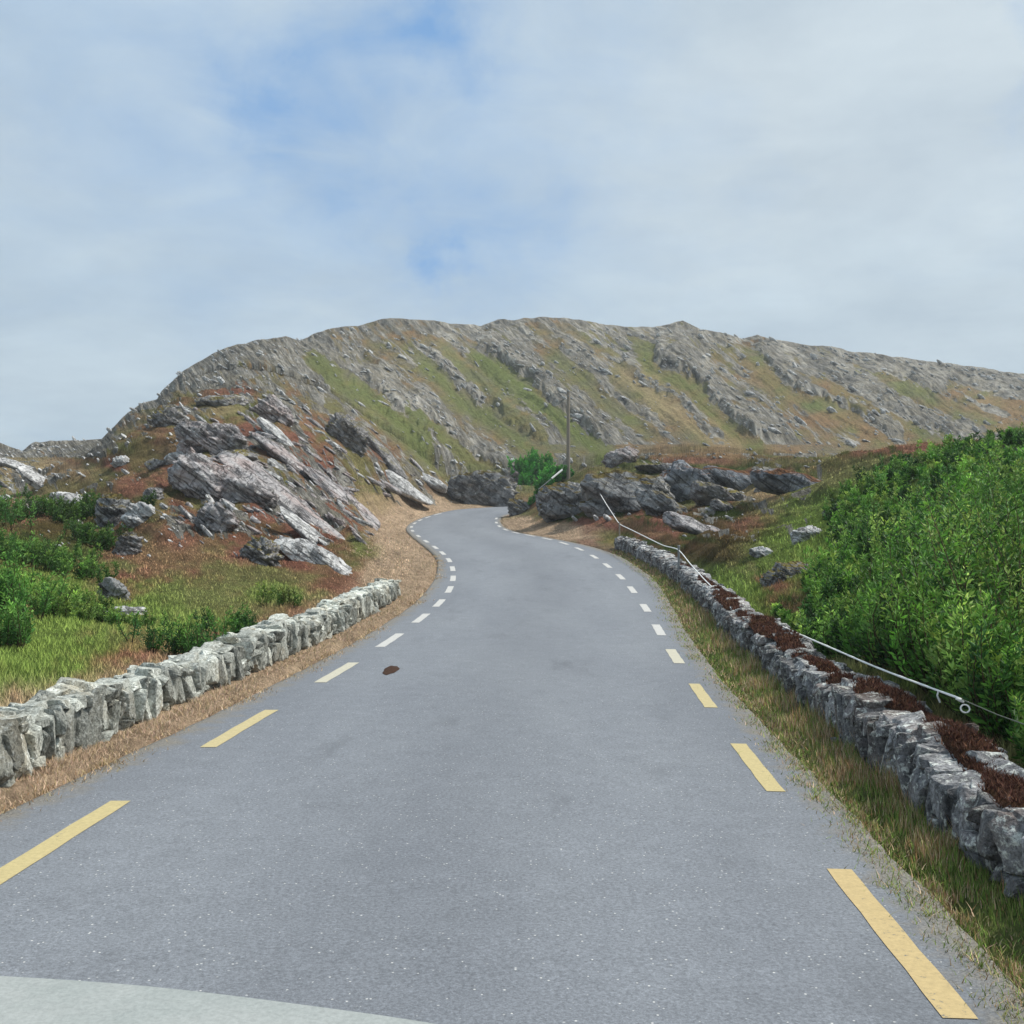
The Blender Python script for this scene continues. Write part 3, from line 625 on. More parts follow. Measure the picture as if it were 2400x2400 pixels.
def rock_obj(name, u, v, hw, hh, ang, mat, label, cat='rock', dr=.9, seed=None, sub=5, layers=.0, group=None, D=None, sink=.72, planes=14):
    seed = seed if seed is not None else int(u * 7 + v)
    g = at(u, v + hh * .55, D) if D else hit(u, v + hh * .55)
    D = g[1]; s = D / FPX; w, h = hw * s, hh * s; dp = min(max(w, h) * dr, 3.2 * min(w, h) + .5 * max(w, h) * dr)
    V_, F_ = facet(sub, seed, planes)
    V_ = V_ * (1.38, 1.2, 1.42)
    rr = np.random.default_rng(seed)
    p = V_ * (w, dp, h)
    sc = max(w, h)
    _bt = R(-(38 - ang)); _cb, _sb = math.cos(_bt), math.sin(_bt)
    # bedding: grooves across the thickness
    lay = fbm(p[:, 0] * .6 / sc * 2 + seed, p[:, 2] / sc * 9, p[:, 1] / sc * 2, o=3, seed=seed) if False else fbm((p[:, 0] * _cb + p[:, 2] * _sb) / sc * 1.2 + seed, (-p[:, 0] * _sb + p[:, 2] * _cb) / sc * 8, p[:, 1] / sc * 2, o=3, seed=seed)
    fine = fbm(p[:, 0] / sc * 6, p[:, 1] / sc * 6, p[:, 2] / sc * 12, o=5, seed=seed + 3, r=.6)
    big = fbm(p[:, 0] / sc * 2.2, p[:, 1] / sc * 2.2, p[:, 2] / sc * 3.5, o=2, seed=seed + 9)
    nrm_ = V_ / np.linalg.norm(V_, axis=1)[:, None]
    mn = min(w, h)
    p = p + nrm_ * (lay * .26 * (.3 if mat in ('dark', 'blue') else 1) + fine * (.14 if mat in ('dark', 'blue') else .22) + big * .34)[:, None] * mn * np.array([1.2, 1, 1])
    a = R(ang); c_, s_ = math.cos(a), math.sin(a)
    x_ = p[:, 0] * c_ + p[:, 2] * s_; z_ = -p[:, 0] * s_ + p[:, 2] * c_
    ctr = at(u, v, D + dp * sink)
    ctr[0] *= 1; P = np.stack([x_ * (1 + dp * sink / D), p[:, 1], z_ * (1 + dp * sink / D)], 1)
    o = mesh_np(name, P, F_, RM[mat]); o.location = ctr; tag(o, label, cat, group); return o

ROCKS = [
 ('rock_outcrop',530,1148,104,46,22,'mauve','big rounded mauve grey outcrop arching out of the left knoll','rock'),
 ('rock_slab',700,1196,185,24,39,'mauve','long mauve slab running down right from the arched outcrop towards the road','rock'),
 ('rock_slab',735,1262,110,10,42,'light','narrow white streaked ledge below the long mauve slab','rock'),
 ('boulder',508,1222,34,36,35,'mauve','leaning grey boulder under the arched outcrop','boulder'),
 ('boulder',615,1304,37,38,5,'grey','square grey boulder standing in brown grass left of the pointed white rock','boulder'),
 ('rock_slab',735,1308,82,22,28,'light','pointed white and grey rock at the foot of the knoll above the left wall','rock'),
 ('boulder',334,1212,32,26,20,'light','pale split boulder right of the dark rock at the knoll edge','boulder'),
 ('boulder',359,1160,19,16,0,'grey','small round grey boulder in grass above the pale split boulder','boulder'),
 ('rock_outcrop',270,1206,33,50,5,'dark','dark upright rock at the left edge of the knoll','rock'),
 ('boulder',302,1285,26,30,-10,'grey','grey boulder below the dark upright rock at the knoll edge','boulder'),
 ('boulder',268,1395,30,32,10,'dark','dark boulder low in the green field behind the left wall','boulder'),
 ('boulder',294,1438,38,14,5,'light','low flat pale stone in front of the dark field boulder','boulder'),
 ('rock_outcrop',508,1042,72,40,10,'mauve','bulky grey outcrop near the top of the left knoll','rock'),
 ('rock_slab',542,1078,60,14,-16,'grey','flat overhanging slab between the bulky and the arched outcrop','rock'),
 ('rock_outcrop',640,968,44,30,45,'mauve','tilted grey outcrop right of the bright green patch on the knoll','rock'),
 ('rock_slab',690,1090,100,12,40,'mauve','thin grey slab streaking across the rust coloured heather','rock'),
 ('rock_slab',800,1165,100,13,42,'mauve','thin slab lower down the rust slope, nearer the road bend','rock'),
 ('rock_slab',660,1030,60,10,42,'light','short pale ledge in rust heather below the tilted outcrop','rock'),
 ('rock_slab',925,1128,95,15,31,'light','long pale slab sloping down to the outside of the left bend','rock'),
 ('rock_slab',1005,1130,40,11,27,'light','short bright white slab beside the long pale slab','rock'),
 ('rock_outcrop',812,1030,46,40,40,'grey','blocky grey crag above the long pale slab','rock'),
 ('rock_slab',890,1060,80,13,45,'grey','grey ledge descending from the blocky crag','rock'),
 ('boulder',415,1078,32,13,0,'light','pale boulder in a short row left of the bulky outcrop','boulder'),
 ('boulder',366,1092,22,12,0,'grey','small grey boulder at the left end of the short row','boulder'),
 ('boulder',460,1085,20,9,5,'light','tiny white boulder at the right end of the short row','boulder'),
 ('rock_outcrop',520,942,50,15,-4,'grey','low grey ledge under the rounded hill shoulder','rock'),
 ('rock_outcrop',392,985,34,24,15,'grey','grey crag on the left skirt of the hill shoulder','rock'),
 ('boulder',286,1085,18,14,10,'light','pale boulder on the knoll edge against the brown far slope','boulder'),
 ('rock_slab',45,1098,60,9,20,'light','highest pale streak of rock on the far left slope','rock'),
 ('rock_slab',100,1135,60,11,34,'light','middle pale streak of rock on the far left slope','rock'),
 ('rock_slab',20,1135,30,9,38,'grey','grey streak of rock at the left border of the far slope','rock'),
 ('rock_slab',178,1176,46,14,14,'light','lowest pale rock on the far left slope above the dark green','rock'),
 ('rock_outcrop',1345,1180,72,44,4,'dark','dark rock face on the inside of the right bend near the pole','rock'),
 ('rock_outcrop',1480,1163,98,46,3,'dark','broad dark rock face crossed by the white rope','rock'),
 ('rock_outcrop',1616,1142,84,46,14,'blue','smooth blue grey rock face right of the rope','rock'),
 ('rock_outcrop',1862,1137,88,24,11,'blue','long low blue grey outcrop behind the green scrub edge','rock'),
 ('rock_outcrop',1735,1134,84,20,14,'blue','low grey rock linking the smooth face and the long outcrop','rock'),
 ('rock_outcrop',1412,1196,54,24,8,'dark','low dark ledge at the foot of the broad rock face','rock'),
 ('rock_outcrop',1555,1190,62,28,16,'dark','dark ledge between the broad face and the smooth blue grey face','rock'),
 ('rock_outcrop',1690,1166,62,24,14,'grey','grey ledge stepping down right of the smooth blue grey face','rock'),
 ('rock_outcrop',1560,1100,60,12,4,'grey','low weathered ledge on the bank top above the dark faces','rock'),
 ('rock_slab',1635,1240,72,16,22,'mauve','flat mauve slab in brown heath behind the end of the right wall','rock'),
 ('boulder',1893,1257,30,18,-15,'light','pale boulder at the left edge of the green scrub','boulder'),
 ('boulder',1840,1352,50,26,0,'grey','half buried grey boulder in grass left of the scrub','boulder'),
 ('boulder',1783,1298,22,14,10,'light','small pale boulder above the half buried grey one','boulder'),
 ('boulder',1957,1203,22,10,0,'grey','small grey boulder beside the top of the scrub','boulder'),
 ('boulder',1700,1192,30,12,20,'grey','small grey boulder below the smooth blue grey face','boulder'),
 ('rock_outcrop',1455,1076,34,20,-25,'mauve','weathered grey rock on the skyline of the bank right of the pole','rock'),
 ('rock_outcrop',1130,1160,66,42,-4,'dark','dark rock cutting facing the road at the far bend','rock'),
 ('rock_outcrop',1218,1194,24,20,0,'dark','small dark rock under turf at the inside of the far bend','rock'),
 ('boulder',1212,1118,20,16,0,'mauve','grey boulder left of the green bush by the pole','boulder'),
 ('boulder',2385,1064,26,14,10,'dark','dark rock on the bank top at the right border','boulder'),
]
for r_ in ROCKS:
    nm, u_, v_, hw, hh, an, mt, lb, ct = r_
    rock_obj(nm, u_, v_, hw, hh, an, mt, lb, ct, sub=6 if hw > 40 else 5)

# scattered stones on the slopes: far more than one could count
def scatter_stones():
    VS = {0: [], 1: []}; FS = {0: [], 1: []}; OF = {0: 0, 1: 0}; r = np.random.default_rng(55)
    cnt = 0
    while cnt < 2600:
        u_ = r.uniform(-60, 2460); v_ = r.uniform(770, 1320)
        c = int(round(float(FC(u_)))); col = V2[:, c]; ok = np.where((col <= v_) & (cy > 26))[0]
        if not len(ok): continue
        i = ok[0]; D = cy[i]
        if D > 240 or D < 28: continue
        x_ = (u_ - CX) / FPX * D
        if D < 110 and max(dleft(x_, D), dright(x_, D)) < 2.5: continue
        if D < 60 and u_ > 1780: continue
        pr = .15 + .6 * rock[i, c]
        if r.random() > pr: continue
        kz = 420 < u_ < 1000 and v_ > 960 and D < 100
        s = D / FPX * r.lognormal(.95, .55) * (1.0 if D > 90 else 1.2) * (1.7 if kz else 1); s = min(s, .6)
        V_, F_ = facet(2, int(r.integers(0, 1e6)), 9)
        an = R(r.normal(38, 14)); p = V_ * (s * r.uniform(1, 2.6 + 2 * kz), s * 1.2, s * r.uniform(.4, .85))
        c_, s_ = math.cos(an), math.sin(an); p = np.stack([p[:, 0] * c_ + p[:, 2] * s_, p[:, 1], -p[:, 0] * s_ + p[:, 2] * c_], 1)
        if kz and r.random() < .35: cnt += 1; continue
        p += (x_, D, Z[i, c] + s * (.15 - .12 * kz)); kk = int(kz and r.random() < .75); VS[kk].append(p); FS[kk].append(F_ + OF[kk]); OF[kk] += len(p); cnt += 1
    o = mesh_np('knoll_stones', np.concatenate(VS[1]), np.concatenate(FS[1]), RM['mauve'], smooth=False); tag(o, 'mauve slivers of bedrock breaking through the rust coloured heather of the left knoll', 'stones', kind='stuff')
    o = mesh_np('hillside_stones', np.concatenate(VS[0]), np.concatenate(FS[0]), RM['light'], smooth=False); tag(o, 'countless loose grey and white stones strewn over the hillsides', 'stones', kind='stuff')
scatter_stones()

# ------------------------------------------------------------------ dry stone walls
def wall_mat(name, tone, warm, dark):
    m = M(name, .93, .12); alb = lambda *c: tuple(min(.85, x * 1.45) for x in globals()['alb'](*c))
    a = m.noise(5, 5, .7, stretch=(1, 1, .55)); b = m.noise(16, 5, .7); c = m.noise(1.6, 3, .6)
    sc = m.attr('tone', 'Fac')
    col = m.ramp(a, (.30, tuple(alb(*dark))), (.47, tuple(alb(*tone))), (.62, tuple(alb(*[min(255, x + 30) for x in tone]))))
    col = m.mix(m.ramp(c, (.5, 0), (.66, .5)), col, tuple(alb(*warm)))
    col = m.mix(m.ramp(b, (.53, 0), (.62, .85)), col, tuple(alb(226, 229, 222)))
    col = m.mix(.85, col, m.ramp(m.noise(38, 5, .75), (.36, .35), (.5, 1.0), (.66, 1.35)), 'MULTIPLY')
    col = m.mix(m.ramp(m.noise(9, 6, .75), (.60, 0), (.68, .8)), col, tuple(alb(58, 60, 58)))
    col = m.mix(1.0, col, sc, 'MULTIPLY')
    return m.out(col, m.bump(b, .025, .9, m.bump(a, .05, .8)))
def stones(name, mat, specs, parent):
    Vs, Fs, To, off = [], [], [], 0
    for (p0, size, rotz, tilt, sub, seed, tone) in specs:
        V_, F_ = block(sub, seed)
        p = V_ * np.array(size) * 1.0
        sc = max(size)
        p += V_ * (.13 * fbm(p[:, 0] / sc * 5 + seed, p[:, 1] / sc * 4, p[:, 2] / sc * 4, o=4, r=.62, seed=seed % 97))[:, None] * min(size)
        rl = (seed % 1000 / 1000 - .5) * .55; ct, st = math.cos(rl), math.sin(rl); p = np.stack([p[:, 0] * ct - p[:, 2] * st, p[:, 1], p[:, 0] * st + p[:, 2] * ct], 1)
        ct, st = math.cos(tilt), math.sin(tilt); p = np.stack([p[:, 0], p[:, 1] * ct - p[:, 2] * st, p[:, 1] * st + p[:, 2] * ct], 1)
        cz, sz = math.cos(rotz), math.sin(rotz); p = np.stack([p[:, 0] * cz - p[:, 1] * sz, p[:, 0] * sz + p[:, 1] * cz, p[:, 2]], 1) + p0
        Vs.append(p); Fs.append(F_ + off); off += len(p); To.append(np.full(len(p), tone))
    o = mesh_np(name, np.concatenate(Vs), np.concatenate(Fs), mat, cols={'tone': np.concatenate(To)}, smooth=False); attach(o, parent); return o
def wall_line(side, ys):
    if side < 0: 
        x = xl(ys) - np.interp(ys, [0, 8, 12, 28], [1.0, 1.1, 1.16, 1.22]) / cosx(xl, ys) - .24
    else:
        x = xr(ys) + np.interp(ys, [0, 6, 10, 19, 31, 47], [.8, .85, .98, 1.18, 1.42, 1.52]) / cosx(xr, ys) + .27
    return x
def build_wall(side, y0, y1, height, thick, label, mat, capmat=None):
    ys = np.linspace(y0, y1, 1200); xs = wall_line(side, ys); P = np.stack([xs, ys], 1); S = arc(P)
    root = empty('dry_stone_wall', (float(xs[0]), float(ys[0]), float(zroad(ys[0])))); tag(root, label, 'wall')
    r = np.random.default_rng(11 + side); spec = []; caps = []
    def place(s, off, z, size, tilt, tone, sub, lst):
        i = min(np.searchsorted(S, s), len(S) - 2); t = P[i + 1] - P[i]; t /= np.linalg.norm(t); nn = np.array([-t[1], t[0]])
        q = P[i] + nn * off; gzv = float(zroad(P[i][1])) + .02
        lst.append((np.array([q[0], q[1], gzv + z]), size, math.atan2(t[1], t[0]), tilt, sub, int(r.integers(0, 1e6)), tone))
    hN = lambda s: height * (.97 + .07 * math.sin(s * 5.1) * math.sin(s * 1.7) + .12 * min(1, s / 25) + .10 * math.sin(s * .9) + .07 * math.sin(s * 2.7 + 1))
    for face in (-1, 1):                                     # face -1 = right of travel
        s = 0
        while s < S[-1]:
            w = r.uniform(.07, .21) * (1 if s < 12 else 1.15); dist = ys[min(np.searchsorted(S, s), 1199)]
            sub = 4 if dist < 12 else 3 if dist < 24 else 2
            seen = (side < 0 and face < 0) or (side > 0 and face > 0)
            if not seen: w *= 1.6; sub = 2
            h = hN(s); z = 0
            while z < h - .06:
                sh = r.uniform(.24, .52) if r.random() < .72 else r.uniform(.08, .14); sh = min(sh, h - z + .02)
                place(s + w / 2 + r.normal(0, .015), face * (thick / 2 - .10) + r.normal(0, .028), z + sh / 2, (w * .60, .17, sh * .58), r.normal(0, .12), r.uniform(.45, 1.3), sub, spec)
                z += sh * .93
            s += w * .93
    s = 0
    while s < S[-1]:                                         # rough coping stones
        w = r.uniform(.14, .42); h = hN(s)
        for k in range(2):
            place(s + w / 2, (r.uniform(.02, .16)) * (1 if k else -1), h + r.uniform(-.03, .035), (w * .62, thick * r.uniform(.2, .33), r.uniform(.035, .085)), r.normal(0, .15), r.uniform(.8, 1.35) * (1 + .3 * (s > 20)), 4 if s < 10 else 3 if s < 22 else 2, caps)
        s += w * .9
    stones('wall_face', mat, spec, root); stones('coping', mat, caps, root)
    # rubble heart so nothing shows through
    vs = []
    for i in range(0, 1200, 12):
        t = P[min(i + 1, 1199)] - P[max(i - 1, 0)]; t /= np.linalg.norm(t); nn = np.array([-t[1], t[0]]); zz_ = float(zroad(P[i][1]))
        for o_, z_ in ((-thick * .32, -.1), (-thick * .32, height * .86), (thick * .32, height * .86), (thick * .32, -.1)):
            q = P[i] + nn * o_; vs.append((q[0], q[1], zz_ + z_))
    nn_ = len(vs) // 4; fs = []
    for i in range(nn_ - 1):
        for k in range(3): fs.append((4 * i + k, 4 * i + k + 1, 4 * i + 5 + k, 4 * i + 4 + k))
    fs += [(0, 1, 2, 3), (4 * nn_ - 4, 4 * nn_ - 1, 4 * nn_ - 2, 4 * nn_ - 3)]
    o = mesh_np('rubble_core', vs, fs, mat, smooth=False, cols={'tone': np.full(len(vs), .12)}); attach(o, root)  # core tone darkened to put shade into the gaps between stones
    return root, P, S, hN
WL = wall_mat('left_wall_stone', (170, 173, 165), (178, 166, 142), (100, 104, 100))
WR = wall_mat('right_wall_stone', (128, 128, 130), (120, 100, 88), (58, 60, 62))
lw = build_wall(-1, 1.0, 28.6, .42, .50, 'pale lichened dry stone wall along the left edge of the road', WL)
rw = build_wall(1, 1.0, 47.5, .43, .56, 'dark grey dry stone wall topped with brown moss along the right side of the road', WR)

# brown dried moss on the right wall
def blades(name, P, h, w, col, mat, lean=.35, seg=2, seed=1, parent=None, curl=.5, up=1.0):
    r = np.random.default_rng(seed); n = len(P); P = np.asarray(P, float); h = np.asarray(h) * np.ones(n); w = np.asarray(w) * np.ones(n)
    a = r.uniform(0, 2 * math.pi, n); dx, dy = np.cos(a), np.sin(a); b = r.uniform(0, 2 * math.pi, n); lx, ly = np.cos(b) * lean * r.uniform(.2, 1.3, n), np.sin(b) * lean * r.uniform(.2, 1.3, n)
    V_ = []; lv = np.linspace(0, 1, seg + 1)
    for k, t in enumerate(lv):
        cx_ = P[:, 0] + lx * h * (t ** (1 + curl)); cy_ = P[:, 1] + ly * h * (t ** (1 + curl)); cz_ = P[:, 2] + h * t * up * (1 - .15 * t * np.hypot(lx, ly))
        ww = w * (1 - t) * .5 if k else w * .5
        if k < seg: V_ += [np.stack([cx_ - dx * ww, cy_ - dy * ww, cz_], 1), np.stack([cx_ + dx * ww, cy_ + dy * ww, cz_], 1)]
        else: V_ += [np.stack([cx_, cy_, cz_], 1)]
    m_ = 2 * seg + 1; A_ = np.stack(V_, 1).reshape(-1, 3); base = np.arange(n)[:, None] * m_
    tris = []
    for k in range(seg - 1): tris += [[2 * k, 2 * k + 1, 2 * k + 3], [2 * k, 2 * k + 3, 2 * k + 2]]
    tris += [[2 * seg - 2, 2 * seg - 1, 2 * seg]]
    F_ = (base[:, None, :] + np.array(tris)[None]).reshape(-1, 3)
    o = mesh_np(name, A_, F_, mat, cols={'tint': np.repeat(np.asarray(col, float), m_, 0)}, smooth=False)
    if parent: attach(o, parent)
    return o
def leafy(name, trans=.25, rough=.7, up=1.2):
    m = M(name, rough, .15); t = m.attr('tint'); m.l(t, m.b.inputs['Base Color'])
    va = m.n('ShaderNodeVectorMath', operation='ADD'); m.l(m.g.outputs['Normal'], va.inputs[0]); va.inputs[1].default_value = (0, 0, up); vn = m.n('ShaderNodeVectorMath', operation='NORMALIZE'); m.l(va.outputs[0], vn.inputs[0]); m.l(vn.outputs[0], m.b.inputs['Normal'])
    tr = m.n('ShaderNodeBsdfTranslucent'); m.l(t, tr.inputs[0]); mx = m.n('ShaderNodeMixShader'); mx.inputs[0].default_value = trans
    o = [x for x in m.t.nodes if x.type == 'OUTPUT_MATERIAL'][0]; m.l(m.b.outputs[0], mx.inputs[1]); m.l(tr.outputs[0], mx.inputs[2]); m.l(mx.outputs[0], o.inputs[0]); return m.m
GRASSM = leafy('grass_blades', .2, .85, 1.6); LEAFM = leafy('willow_leaves', .25, .5, .35)
def cmix(names, n, r, jit=.18, p=None):
    A_ = np.array([COL[k] if isinstance(k, str) else np.array(alb(*k, 1.35)) for k in names]); i = r.choice(len(A_), n, p=p); return A_[i] * r.lognormal(0, jit, (n, 1)) * r.normal(1, .04, (n, 3))

root, P, S, hN = rw
r = np.random.default_rng(3)
m = M('brown_moss', .98, .05); a = m.noise(30, 5, .75); b = m.noise(5, 4, .6)
MOSS = m.out(m.mix(m.ramp(b, (.3, 0), (.7, 1)), m.mix(a, tuple(alb(58, 38, 32)), tuple(alb(112, 76, 62))), m.mix(a, tuple(alb(84, 60, 42)), tuple(alb(128, 98, 70)))), m.bump(a, .03, 1.0))
def moss_mat_piece(ya, yb, wid, off):
    N, K = max(12, int((yb - ya) * 14)), 12; vs = []
    for i in range(N):
        t = i / (N - 1); y_ = ya + (yb - ya) * t; x_ = wall_line(1, y_); taper = math.sin(math.pi * min(1, max(0, t))) ** .5
        s_ = np.interp(y_, P[:, 1], S)
        for k in range(K):
            q = k / (K - 1) * 2 - 1; ww = wid * taper * (1 + .35 * noise(np.array(y_ * 3.1), np.array(k * .1), seed=5))
            hh = .075 * taper * math.sqrt(max(0, 1 - q * q)) + .03 * float(noise(np.array(y_ * 9), np.array(q * 3), seed=6)) * (1 - q * q) - .02
            vs.append((x_ + off + q * ww / 2, y_, float(zroad(y_)) + hN(s_) + .06 + hh))
    ii = np.arange(N * K).reshape(N, K)
    o = mesh_np('moss_cushion', vs, np.stack([ii[:-1, :-1], ii[:-1, 1:], ii[1:, 1:], ii[1:, :-1]], -1).reshape(-1, 4), MOSS); attach(o, root)
    n = int((yb - ya) * wid * 5200 / max(1, (ya / 7))); v_ = np.array(vs)[r.integers(0, len(vs), n)] + r.normal(0, .012, (n, 3)) * (1, 1, .3)
    bl = blades('moss_fronds', v_, r.uniform(.02, .06, n), .008 * (1 + ya / 12), cmix([(92, 58, 48), (70, 44, 36), (120, 84, 66)], n, r), GRASSM, lean=.8, seed=int(ya * 10), seg=1); bl.parent = o
    pass
for ya, yb, wid, off in [(3.0, 5.9, .46, 0.02), (5.6, 7.3, .40, .0), (7.1, 8.8, .36, 0.04), (10.6, 12.1, .34, -.02), (8.9, 10.4, .22, .1), (9.6, 11, .3, .0), (11.9, 13.6, .3, -.04), (13.4, 20.5, .44, -.04), (20.2, 25.4, .38, -.05), (26, 29, .34, 0), (31, 34, .3, 0)]:
    moss_mat_piece(ya, yb, wid, off)

# ------------------------------------------------------------------ grass
def scatter(n, ybounds, fx, r, pw=1.5):
    """n ground points with y density falling with distance; fx(y,r)->x"""
    y0, y1 = ybounds; q = r.random(n); y_ = (y0 ** (1 - pw) + q * (y1 ** (1 - pw) - y0 ** (1 - pw))) ** (1 / (1 - pw)); x_ = fx(y_, r); return x_, y_
r = np.random.default_rng(21)
# right verge, tall straw and green
n = 90000; x_, y_ = scatter(n, (2.5, 46), lambda y, r: xr(y) + np.interp(y, oRy, oRv) - .22 + (np.interp(y, [0, 6, 10, 19, 31, 47], [.8, .85, .98, 1.18, 1.42, 1.52]) - np.interp(y, oRy, oRv) + .31) * r.random(len(y)) ** .8, r)
d_ = dright(x_, y_); clump = fbm(x_ * 3, y_ * 2, seed=7, o=3)
keep = (d_ > -.10 + .28 * noise(x_ * 4, y_ * 3, seed=8) + .08) & (r.random(n) < .55 + .8 * clump + d_); x_, y_, d_, clump = x_[keep], y_[keep], d_[keep], clump[keep]; n = len(x_)
h_ = (.025 + .15 * np.clip(d_ / .6, 0, 1) * (1 + clump)) * r.uniform(.5, 1.4, n)
st_ = np.clip(.5 + 1.6 * clump, 0, 1)[:, None]
ca = cmix(['green', 'olive', 'bright', 'dgreen'], n, r); cb = cmix(['straw', 'tan', 'brown', (176, 136, 96)], n, r); pick = (r.random((n, 1)) < .12 + .6 * st_); ca = ca * 1.6; cb = cb * 1.35
tag(blades('right_verge_grass', np.stack([x_, y_, np.where(d_ < .12, np.maximum(gz(x_, y_), zroad(y_) - .005), gz(x_, y_)) - .01], 1), h_, .004 + .0006 * y_, np.where(pick, cb, ca), GRASSM, seed=22), 'rough green and straw coloured grass between the road and the right wall', 'grass', kind='stuff')
# small tufts creeping over the tarmac edge
px_, py_, pd_ = [], [], []
for k in range(420):
    yy = 3.2 * (44 / 3.2) ** r.random(); side = r.random() < .72; k_ = int(r.integers(14, 46)); rad = r.uniform(.03, .11) * (1 + yy / 30)
    dd = r.uniform(-.16, .12) * (1 if side else .6)
    x0 = (xr(yy) + np.interp(yy, oRy, oRv) + dd) if side else (xl(yy) - np.interp(yy, oLy, oLv) - dd)
    px_.append(x0 + r.normal(0, rad, k_) * .8); py_.append(yy + r.normal(0, rad * 1.6, k_)); pd_.append(np.full(k_, side))
px_, py_, pd_ = map(np.concatenate, (px_, py_, pd_)); n = len(px_)
tcol = np.where((pd_[:, None] > 0) & (r.random((n, 1)) < .65), cmix(['green', 'bright', 'olive'], n, r) * 1.4, cmix(['straw', 'tan', 'brown'], n, r) * 1.3)
tag(blades('edge_tufts', np.stack([px_, py_, np.maximum(gz(px_, py_), zroad(py_) - .012)], 1), r.uniform(.02, .075, n), .005 + .0006 * py_, tcol, GRASSM, seed=29, lean=1.0), 'small tufts of grass creeping over the edges of the tarmac', 'grass', kind='stuff')
# left verge, dry
n = 52000; x_, y_ = scatter(n, (4, 80), lambda y, r: xl(y) - np.interp(y, oLy, oLv) - (np.interp(y, [0, 28, 30, 80], [.45, .5, 2.5, 3.5])) * r.random(len(y)) ** .9, r, 1.3)
d_ = dleft(x_, y_); clump = fbm(x_ * 3, y_ * 1.6, seed=17, o=3); keep = (d_ > .03 + .08 * clump) & (r.random(n) < .7 + clump); x_, y_, d_, clump = x_[keep], y_[keep], d_[keep], clump[keep]; n = len(x_)
h_ = (.02 + .04 * np.clip(d_ / .3, 0, 1) * (1 + clump)) * r.uniform(.5, 1.4, n) * (1 + .4 * sst(28, 40, y_))
tag(blades('left_verge_grass', np.stack([x_, y_, gz(x_, y_) - .01], 1), h_, .004 + .0004 * y_, cmix(['straw', 'tan', (206, 182, 158), (186, 156, 136), 'olive'], n, r, p=[.4, .15, .25, .15, .05]) * 1.25, GRASSM, seed=23, lean=.9), 'dry straw coloured grass along the left edge of the road', 'grass', kind='stuff')
# tufts all over fields and moor: colour taken from what grows there
def field(name, n, ub, yb, hs, wk, seed, label, cond=None, dark=1.0, pw=1.0001, lean=.5):
    pass
    r = np.random.default_rng(seed); u_ = r.uniform(ub[0], ub[1], n); q = r.random(n); y_ = yb[0] * (yb[1] / yb[0]) ** q; x_ = (u_ - CX) / FPX * y_
    fr, fc = FR(y_), FC(u_); rk_ = bil(rock, fr, fc); d_ = np.maximum(dleft(x_, y_), dright(x_, y_))
    wr = wall_line(1, y_) + .3; wl_ = wall_line(-1, y_) - .28
    ok = (r.random(n) > rk_ * 1.3 + .05) & ((d_ > .9) | (y_ > 112)) & ((x_ > wr) | (x_ < wl_) | (y_ > 48) | ((x_ < 0) & (y_ > 29)))
    if cond is not None: ok &= cond(u_, y_, x_)
    u_, y_, x_, fr, fc = u_[ok], y_[ok], x_[ok], fr[ok], fc[ok]; n = len(x_)
    c_ = np.stack([bil(colr[..., k], fr, fc) for k in range(3)], 1) * r.lognormal(0, .22, (n, 1)) * dark * 1.75
    cl = 1 + .7 * fbm(x_ / 1.3, y_ / 1.3, seed=seed, o=3)
    h_ = hs * r.uniform(.4, 1.3, n) * cl * (1 + y_ / 90) * (1 - .45 * sst(22, 34, y_))
    o = blades(name, np.stack([x_, y_, gz(x_, y_) - .03], 1), h_, wk * y_ * r.uniform(.6, 1.6, n), c_, GRASSM, seed=seed + 1, lean=lean)
    tag(o, label, 'grass', kind='stuff')
field('meadow_grass', 170000, (-150, 960), (8.5, 48), .085, .0011, 31, 'long green and brown grass of the field and knoll left of the road')
field('heath_grass', 90000, (1180, 2000), (22, 90), .065, .0011, 32, 'brown heather and grass of the moor right of the road', cond=lambda u, y, x: (u < 1500 + 12 * (90 - y)) )
field('bank_grass', 120000, (1560, 2500), (8, 60), .15, .0011, 33, 'green grass on the bank behind the right wall', cond=lambda u, y, x: u > 1600 + 2.5 * y)
field('hill_grass', 120000, (-60, 2460), (75, 235), .06, .0010, 34, 'short tussocky grass growing between the rocks of the big hill', lean=.8, cond=lambda u, y, x: bil(V2, FR(y), FC(u)) > np.interp(u, SKY[:, 0], SKY[:, 1]) + 16)

